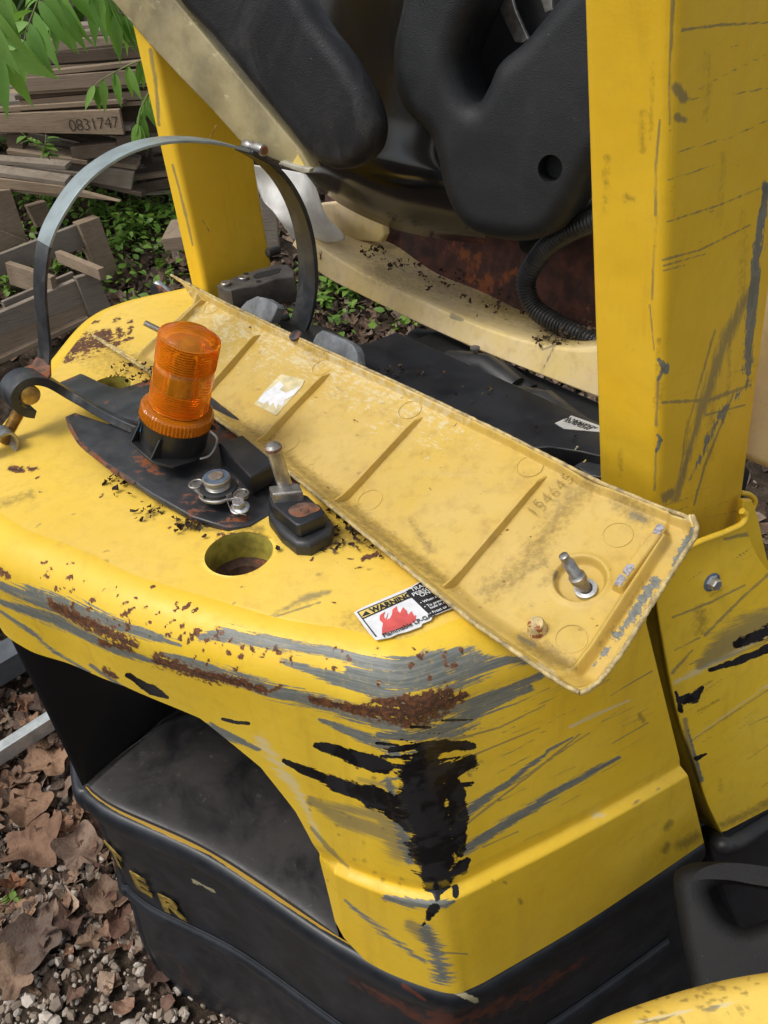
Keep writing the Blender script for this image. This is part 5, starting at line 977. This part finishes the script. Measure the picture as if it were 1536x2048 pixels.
GF = np.stack([F0+UP*(-.06+.06*math.sin(t))-dr*.035*math.cos(t)+dr*.035 for t in np.linspace(-.6, PI/2, 40)]+[F0+dr*(.035+d_)-UP*d_*.10 for d_ in np.linspace(.004, .5, 60)])
fs_ = [('scr', [(1280, 2048), (1400, 2020), (1536, 1995)], [2, 2, 2], 1), ('pale', [(1270, 2045), (1410, 2015), (1536, 1998)], [3, 3, 3], 1), ('dirt', [(1395, 1975), (1430, 1972)], [6, 5], .7)]+[('dirt', [(x, y), (x+rng.uniform(2, 14), y-rng.uniform(-4, 4))], rng.uniform(1.5, 3), .85) for x, y in zip(rng.uniform(1250, 1536, 60), rng.uniform(1950, 2048, 60))]
yh = thing('yellow_hood', 'rounded pale yellow metal hood with scratches at the bottom right corner', 'hood', tuple(F0[80])); grid('hood_shell', GF, M_YT, yh, fs_)
# ================================================================ pallets and crate
def wplane(y): return (A([0, y, 0.]), A([0, -1., 0]))
def pallet(lab, front, yb, depth=.9, mats=(M_WOODG, M_WOOD), decks=5, nst=2, tilt_=0, name='pallet'):
    """front: px quad of the front board (tl,tr,br,bl) on the vertical plane y=yb"""
    W = [PL(x, y, *wplane(yb)) for x, y in front]; t = thing(name, lab, 'pallet', tuple(W[3]), 'stacked pallets')
    quadbox('front_board', front, wplane(yb), .035, mats[0], t)
    tl, tr = W[0], W[1]; L = tr-tl; hh = np.linalg.norm(W[3]-W[0])
    for i in range(decks):
        y0 = .0+i*depth/decks+.01; wd = depth/decks*.62; jit = A([rng.normal()*.012, 0, rng.normal()*.004])
        for z_ in ((.012,) if i % 2 else (.012, -hh-.014)):
            c = tl+L/2+A([0, y0+wd/2, z_])+jit; Lj = L/2*rng.uniform(.94, 1.04)+A([0, rng.normal()*.012, rng.normal()*.010]); box('deck_board', c+L/2*rng.normal()*.015, Lj, A([0, wd/2, rng.normal()*.004]), UP*.010, (mats[i % 2], M_WOOD, M_WOODG, M_WOODD)[int(rng.integers(0, 4))], t, .002)
    for j in range(nst): c = tl+L/2+A([0, depth*(j+1)/nst, -hh/2]); box('stringer', c, L/2, A([0, .018, 0]), UP*hh/2*.98, M_WOODD, t, .002)
    return t
YS = 4.35
pallet('grey-brown stacked pallet with a stencilled number on its front board', [(-130, 232), (238, 219), (248, 270), (-130, 262)], YS, mats=(M_WOOD, M_WOODG))
t = bpy.data.objects['pallet']
W = PL(141, 262, *wplane(YS-.004)); text('stencil', '0831747', PL(140, 263, *wplane(YS-.003)), A([1, 0, .02]), UP, .075, simple('faded_ink', (.045, .03, .02), .8), t, 0, .9, -.001)
pallet('lowest grey pallet of the stack, front board sagging to the right', [(18, 300), (268, 345), (262, 380), (30, 336)], YS+.06, mats=(M_WOODG, M_WOODD))
pallet('split brown pallet right above the stencilled pallet', [(38, 200), (330, 178), (330, 196), (38, 218)], YS+.08, mats=(M_WOOD, M_WOODD))
pallet('brown pallet second from the top of the stack', [(36, 157), (330, 135), (330, 165), (40, 186)], YS+.05, mats=(M_WOOD, M_WOODG))
pallet('topmost dark pallet of the stack behind the hanging green leaves', [(60, 108), (330, 88), (330, 112), (62, 132)], YS+.12, mats=(M_WOODD, M_WOOD))
pallet('dark pallet end poking out to the right of the stencilled pallet', [(240, 222), (345, 212), (345, 262), (250, 268)], YS+.3, mats=(M_WOODD, M_WOODD), depth=.6)
pallet('dark low pallet at right foot of the stack beside the yellow pillar', [(258, 372), (365, 352), (365, 372), (262, 392)], YS+.2, mats=(M_WOODD, M_WOODG), depth=.6)
pallet('pale loose pallet lying on the ground in front of the stack', [(-40, 352), (120, 372), (240, 404), (-40, 372)], YS-.35, mats=(M_WOOD, M_WOODG), depth=.5, decks=3, nst=1)
for q in ([(12, 268), (44, 268), (46, 300), (16, 300)], [(140, 295), (232, 285), (238, 312), (145, 322)], [(232, 272), (262, 272), (262, 300), (234, 300)]):
    o = quadbox('wood_block', q, wplane(YS+.02), .09, M_WOODD); 
    lab_ = {12: 'dark square wood block at the left corner under the stencilled pallet', 140: 'grey loose wood offcut resting on the lowest pallet', 232: 'brown spacer block under the right end of the stencilled pallet'}[q[0][0]]; tag(o, lab_, 'wood block')
# black shade mass of woods behind, a dark hedge of foliage clumps
# crate in front
ga = Z(0, 722, .03); gb_ = Z(185, 640, .06); cnn = nrm(np.cross(gb_-ga, UP)); cpl = (ga, cnn)
cr = thing('wooden_crate', 'broken open crate of weathered boards standing left of the truck', 'crate', tuple(ga))
def cb(name, q, off, th, mat=M_WOOD): 
    n = cnn if (CAM-ga)@cnn > 0 else -cnn; return quadbox(name, q, (ga-n*off, n), th, mat, cr)
cb('side_board', [(-60, 652), (152, 560), (172, 608), (-60, 695)], 0, .03, M_WOODG); cb('side_board', [(-60, 690), (170, 604), (184, 640), (-60, 738)], .001, .03, M_WOOD)
cb('corner_post', [(152, 556), (192, 544), (226, 622), (184, 640)], -.02, .03, M_WOODG); cb('base_board', [(-60, 745), (178, 634), (183, 642), (-60, 758)], -.03, .05, M_WOOD)
cb('end_post', [(157, 449), (199, 434), (264, 618), (228, 628)], .28, .06, M_WOOD); cb('back_board', [(-60, 532), (153, 450), (173, 494), (-60, 574)], .31, .025, M_WOODG)
cb('corner_post', [(-30, 385), (22, 379), (54, 478), (8, 500)], .5, .05, M_WOOD); cb('corner_post', [(55, 413), (92, 402), (104, 440), (76, 456)], .6, .04, M_WOOD); cb('inner_board', [(-60, 440), (0, 460), (56, 482), (0, 505)], .45, .02, M_WOOD)
def beamp(name, a, b, wd, hh, mat):
    d = nrm(b-a); sd_ = nrm(np.cross(UP, d)); box(name, (a+b)/2, (b-a)/2, sd_*wd/2, nrm(np.cross(d, sd_))*hh/2, mat, cr, .002)
beamp('floor_board', Z(118, 512, .30), Z(205, 548, .30), .03, .05, M_WOOD); beamp('floor_board', Z(20, 545, .28), Z(110, 575, .25), .03, .10, M_WOOD); beamp('floor_board', Z(10, 620, .2), Z(150, 560, .22), .02, .08, M_WOODG)
o = quadbox('wood_block', [(322, 478), (372, 472), (380, 500), (330, 502)], wplane(3.6), .25, M_WOOD); tag(o, 'short brown plank end lying beside the left yellow pillar on dead leaves', 'wood block')
o = quadbox('fence_post', [(520, 395), (552, 400), (558, 500), (530, 500)], wplane(3.4), .05, M_WOODG); tag(o, 'grey weathered plank upright behind the strap and white sheet', 'plank')
# ================================================================ vegetation
def leaf_obj(me, p, d, up, s_, parent, name='leaf'):
    o = bpy.data.objects.new(name, me); COL.objects.link(o); o.parent = parent
    d = nrm(d); y = nrm(np.cross(up, d)); z = np.cross(d, y); Mx = Matrix.Identity(4)
    for i, v in enumerate((d*s_, y*s_, z*s_)):
        for j in range(3): Mx[j][i] = v[j]
    pl_ = parent.location; Mx.translation = Vector(p)-pl_; o.matrix_local = Mx; return o
def mkmesh(name, VF, mat):
    me = bpy.data.meshes.new(name); me.from_pydata(VF[0].tolist(), [], VF[1]); me.polygons.foreach_set('use_smooth', [True]*len(me.polygons)); me.materials.append(mat); return me
LFL = [mkmesh('leaflet', ovalgeo(.30, 8, .18), M_LEAF), mkmesh('leaflet', ovalgeo(.26, 8, .35), M_LEAF)]
WL = [mkmesh('weed_leaf', ovalgeo(.62, 5, .2), M_LEAF2), mkmesh('weed_leaf', ovalgeo(.5, 5, .35), M_LEAF2)]
def frond(px, dist_, n, ls, lab, droop=1.0, spread=(1, 1), term=True):
    """a compound leaf: stalk through pixels at a distance, leaflets hanging on both sides"""
    P = cat([CAM+ray(x, y)*d for (x, y), d in zip(px, dist_)], 60); t = thing('compound_leaf', lab, 'leaf spray', tuple(P[0])); t['group'] = 'hanging green leaf sprays'
    tube('stalk', P, np.linspace(.0022, .0011, 60), M_STEM, t, 6)
    for i in range(n):
        k_ = int(6+(52)*i/max(1, n-1)); p = P[k_]; tg = nrm(P[min(k_+2, 59)]-P[k_-2])
        for sg in (-1, 1):
            sd_ = nrm(np.cross(tg, _f))*sg; s_ = ls*(1-.35*abs(i/(n-1)-.4))*rng.uniform(.85, 1.12)
            d = nrm(sd_*.75*spread[0]+tg*.55*spread[1]-UP*.75*droop+rng.normal(size=3)*.13)
            leaf_obj(LFL[int(rng.integers(0, 2))], p, d, nrm(-_f+rng.normal(size=3)*.3), s_, t, 'leaflet')
    if term: leaf_obj(LFL[0], P[-1], nrm(P[-1]-P[-4]-UP*.002), -_f, ls*.8, t, 'leaflet')
    return t
frond([(90, -40), (68, 20), (52, 62), (48, 82)], [2.3]*4, 6, .115, 'bright leaf spray at top left corner, the big one with leaflets fanned downward', .4, (1.1, .8))
frond([(-10, -60), (-25, 0), (-30, 60)], [2.0]*3, 5, .12, 'yellow-green leaf spray cut by the left picture edge', .5)
frond([(20, -20), (-5, 30), (0, 62), (10, 80)], [2.5]*4, 3, .11, 'blue-green leaf spray hanging behind the big bright one', .9)
frond([(-40, 60), (-10, 95), (0, 105)], [2.2]*3, 2, .15, 'single pair of long leaflets low at the left edge', .6)
frond([(200, -60), (212, -10), (230, 20), (250, 30)], [2.6]*4, 5, .125, 'long drooping leaf spray above the pallet stack', 1.6, (.5, .3))
frond([(170, -50), (180, -20), (200, 0)], [2.7]*3, 4, .13, 'shaded leaf spray at the top left of the seat', 1.5, (.6, .3))
frond([(290, 118), (262, 128), (225, 147), (198, 163), (190, 170)], [2.2]*5, 5, .075, 'small arching leaf spray beside the left yellow pillar', 1.5, (.25, .3))
frond([(300, 180), (290, 200), (280, 225), (276, 248)], [2.2]*4, 4, .075, 'lowest leaf spray hanging just above the black strap hoop', 1.1, (.5, .4))
frond([(130, -50), (115, -10), (110, 20)], [2.45]*3, 4, .12, 'upper leaf spray between the bright one and the drooping ones', .9)
frond([(250, -50), (262, 0), (275, 40)], [2.75]*3, 4, .12, 'leaf spray tucked behind the seat edge', 1.6, (.5, .3))
wl = [(250, 470, 16, .17, 'tall weed in the dense clump between crate and yellow pillar'), (215, 440, 14, .18, 'weed at the left of the dense clump, next to the leaning pallet'), (290, 480, 14, .15, 'low weed at the right of the dense clump'), (230, 500, 12, .10, 'short weed in front of the dense clump behind the strap'), (268, 430, 12, .2, 'spindly weed rising against the stack foot'), (320, 450, 10, .16, 'weed just left of the yellow pillar'),
      (60, 425, 12, .16, 'weed between crate posts and pale pallet'), (30, 395, 10, .14, 'weed at left edge behind the crate'), (22, 590, 9, .12, 'broad-leaved sprout growing inside the crate'), (125, 545, 5, .07, 'single small sprout in the crate corner behind the strap'), (665, 590, 14, .12, 'leafy weed seen between the strap and the hood skirt'), (700, 600, 12, .10, 'small weed right of the strap above the radiator plate'), (548, 495, 9, .12, 'weed peeking between pillar and strap'), (650, 610, 10, .08, 'lowest weed visible beside the strap foot'),
      (28, 1800, 7, .06, 'green sprout growing through dead leaves at the left edge'), (100, 320, 8, .1, 'sprig growing out between pallets left of stack'), (95, 345, 9, .15, 'weed shoot at the foot of the pallet stack'), (10, 300, 12, .3, 'bush sprout at far left beside the pallet stack'), (8, 200, 10, .3, 'dark bush sprout at left edge by the upper pallets')]
for px, py, n, hh, lab in wl:
    near_ = py > 1000; z0 = 0
    for _ in range(8): p = Z(px, py, z0); z0 = float(gz(p[0], p[1]))
    if 'between pallets' in lab: p = CAM+ray(px, py)*4.2
    t = thing('weed_plant', lab, 'weed', tuple(p), 'weeds on the ground'); ls = .028 if near_ else .05
    for s2_ in range(3 if n > 6 else 2):
        top = p+A([rng.normal()*.05, rng.normal()*.05, hh*rng.uniform(.7, 1.2)])*(1 if not near_ else .6); P = cat([p, (p+top)/2+rng.normal(size=3)*.008, top], 12); tube('stem', P, .0016, M_STEM, t, 5)
        for i in range(n):
            k_ = int(2+9*i/n); a = rng.uniform(0, 6.28)
            leaf_obj(WL[int(rng.integers(0, 2))], P[k_], A([math.cos(a), math.sin(a), rng.uniform(-.2, .5)]), UP, ls*rng.uniform(.7, 1.3), t)
gc = Batch(); OV = ovalgeo(.6, 4, .2)
def cover(n, fx, fy, hz, size):
    for _ in range(n):
        x, y = fx(), fy(); V = OV[0]*rng.uniform(*size)@tilt(rng.uniform(0, 6.28), rng.normal()*.4, rng.normal()*.4).T; gc.add(V+A([x, y, gz(x, y)+rng.uniform(.01, hz)]), OV[1])
def around(px, py, sx, sy):
    z0 = 0
    for _ in range(8): p = Z(px, py, z0); z0 = float(gz(p[0], p[1]))
    return (lambda: p[0]+rng.normal()*sx), (lambda: p[1]+rng.normal()*sy)
for px, py, sx, sy, n, hz in ((250, 470, .22, .25, 420, .16), (310, 470, .2, .3, 160, .1), (60, 420, .2, .3, 200, .12), (690, 600, .3, .25, 330, .08), (280, 560, .2, .3, 160, .04), (160, 420, .3, .2, 120, .1), (20, 560, .15, .2, 60, .05), (900, 480, .8, .6, 200, .1)):
    fx, fy = around(px, py, sx, sy); cover(n, fx, fy, hz, (.03, .06))
tag(gc.build('ground_cover', M_LEAF2, smooth=True), kind='stuff')
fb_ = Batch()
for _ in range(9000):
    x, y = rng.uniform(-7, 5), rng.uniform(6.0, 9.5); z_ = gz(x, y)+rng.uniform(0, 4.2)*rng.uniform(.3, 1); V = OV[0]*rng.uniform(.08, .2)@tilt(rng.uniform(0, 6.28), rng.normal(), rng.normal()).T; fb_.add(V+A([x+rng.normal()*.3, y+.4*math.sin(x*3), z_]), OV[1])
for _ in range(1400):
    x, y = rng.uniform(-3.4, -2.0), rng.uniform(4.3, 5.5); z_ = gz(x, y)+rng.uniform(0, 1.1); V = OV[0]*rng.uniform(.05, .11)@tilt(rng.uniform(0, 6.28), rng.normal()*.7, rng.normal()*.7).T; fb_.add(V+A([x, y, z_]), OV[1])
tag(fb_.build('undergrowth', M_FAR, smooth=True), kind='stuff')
tw = Batch()
for i in range(60):
    x, y = (rng.uniform(-1.6, -.4), rng.uniform(1.0, 2.2)) if i % 2 else (rng.uniform(-2, 1), rng.uniform(2.2, 4.2)); a = rng.uniform(0, 6.28); l = rng.uniform(.05, .2); d = A([math.cos(a), math.sin(a), rng.normal()*.1])*l; n_ = A([-math.sin(a), math.cos(a), 0])*.0018; c = A([x, y, gz(x, y)+.03])
    tw.add(A([c-n_, c+n_, c+UP*.003, c+d-n_, c+d+n_, c+d+UP*.003]), [(0, 1, 4, 3), (1, 2, 5, 4), (2, 0, 3, 5)])
tag(tw.build('fallen_twigs', M_TWIG), kind='stuff')
# a few tree trunks in the woods behind
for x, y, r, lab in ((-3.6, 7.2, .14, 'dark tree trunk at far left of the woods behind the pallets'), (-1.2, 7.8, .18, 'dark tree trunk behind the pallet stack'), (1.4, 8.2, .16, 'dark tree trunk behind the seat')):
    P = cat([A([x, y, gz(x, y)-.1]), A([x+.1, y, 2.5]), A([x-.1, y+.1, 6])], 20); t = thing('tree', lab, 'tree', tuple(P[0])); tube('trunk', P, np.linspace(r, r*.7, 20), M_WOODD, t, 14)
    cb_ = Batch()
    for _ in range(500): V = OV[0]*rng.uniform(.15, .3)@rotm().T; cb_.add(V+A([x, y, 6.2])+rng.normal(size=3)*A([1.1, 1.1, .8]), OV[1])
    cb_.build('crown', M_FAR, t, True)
for a_ in ((150, 390), (100, 410), (330, 390)): print('gz', PL(*a_, *wplane(4.35))[2], gz(*PL(*a_, *wplane(4.35))[:2]))
print('objects', len(bpy.data.objects))
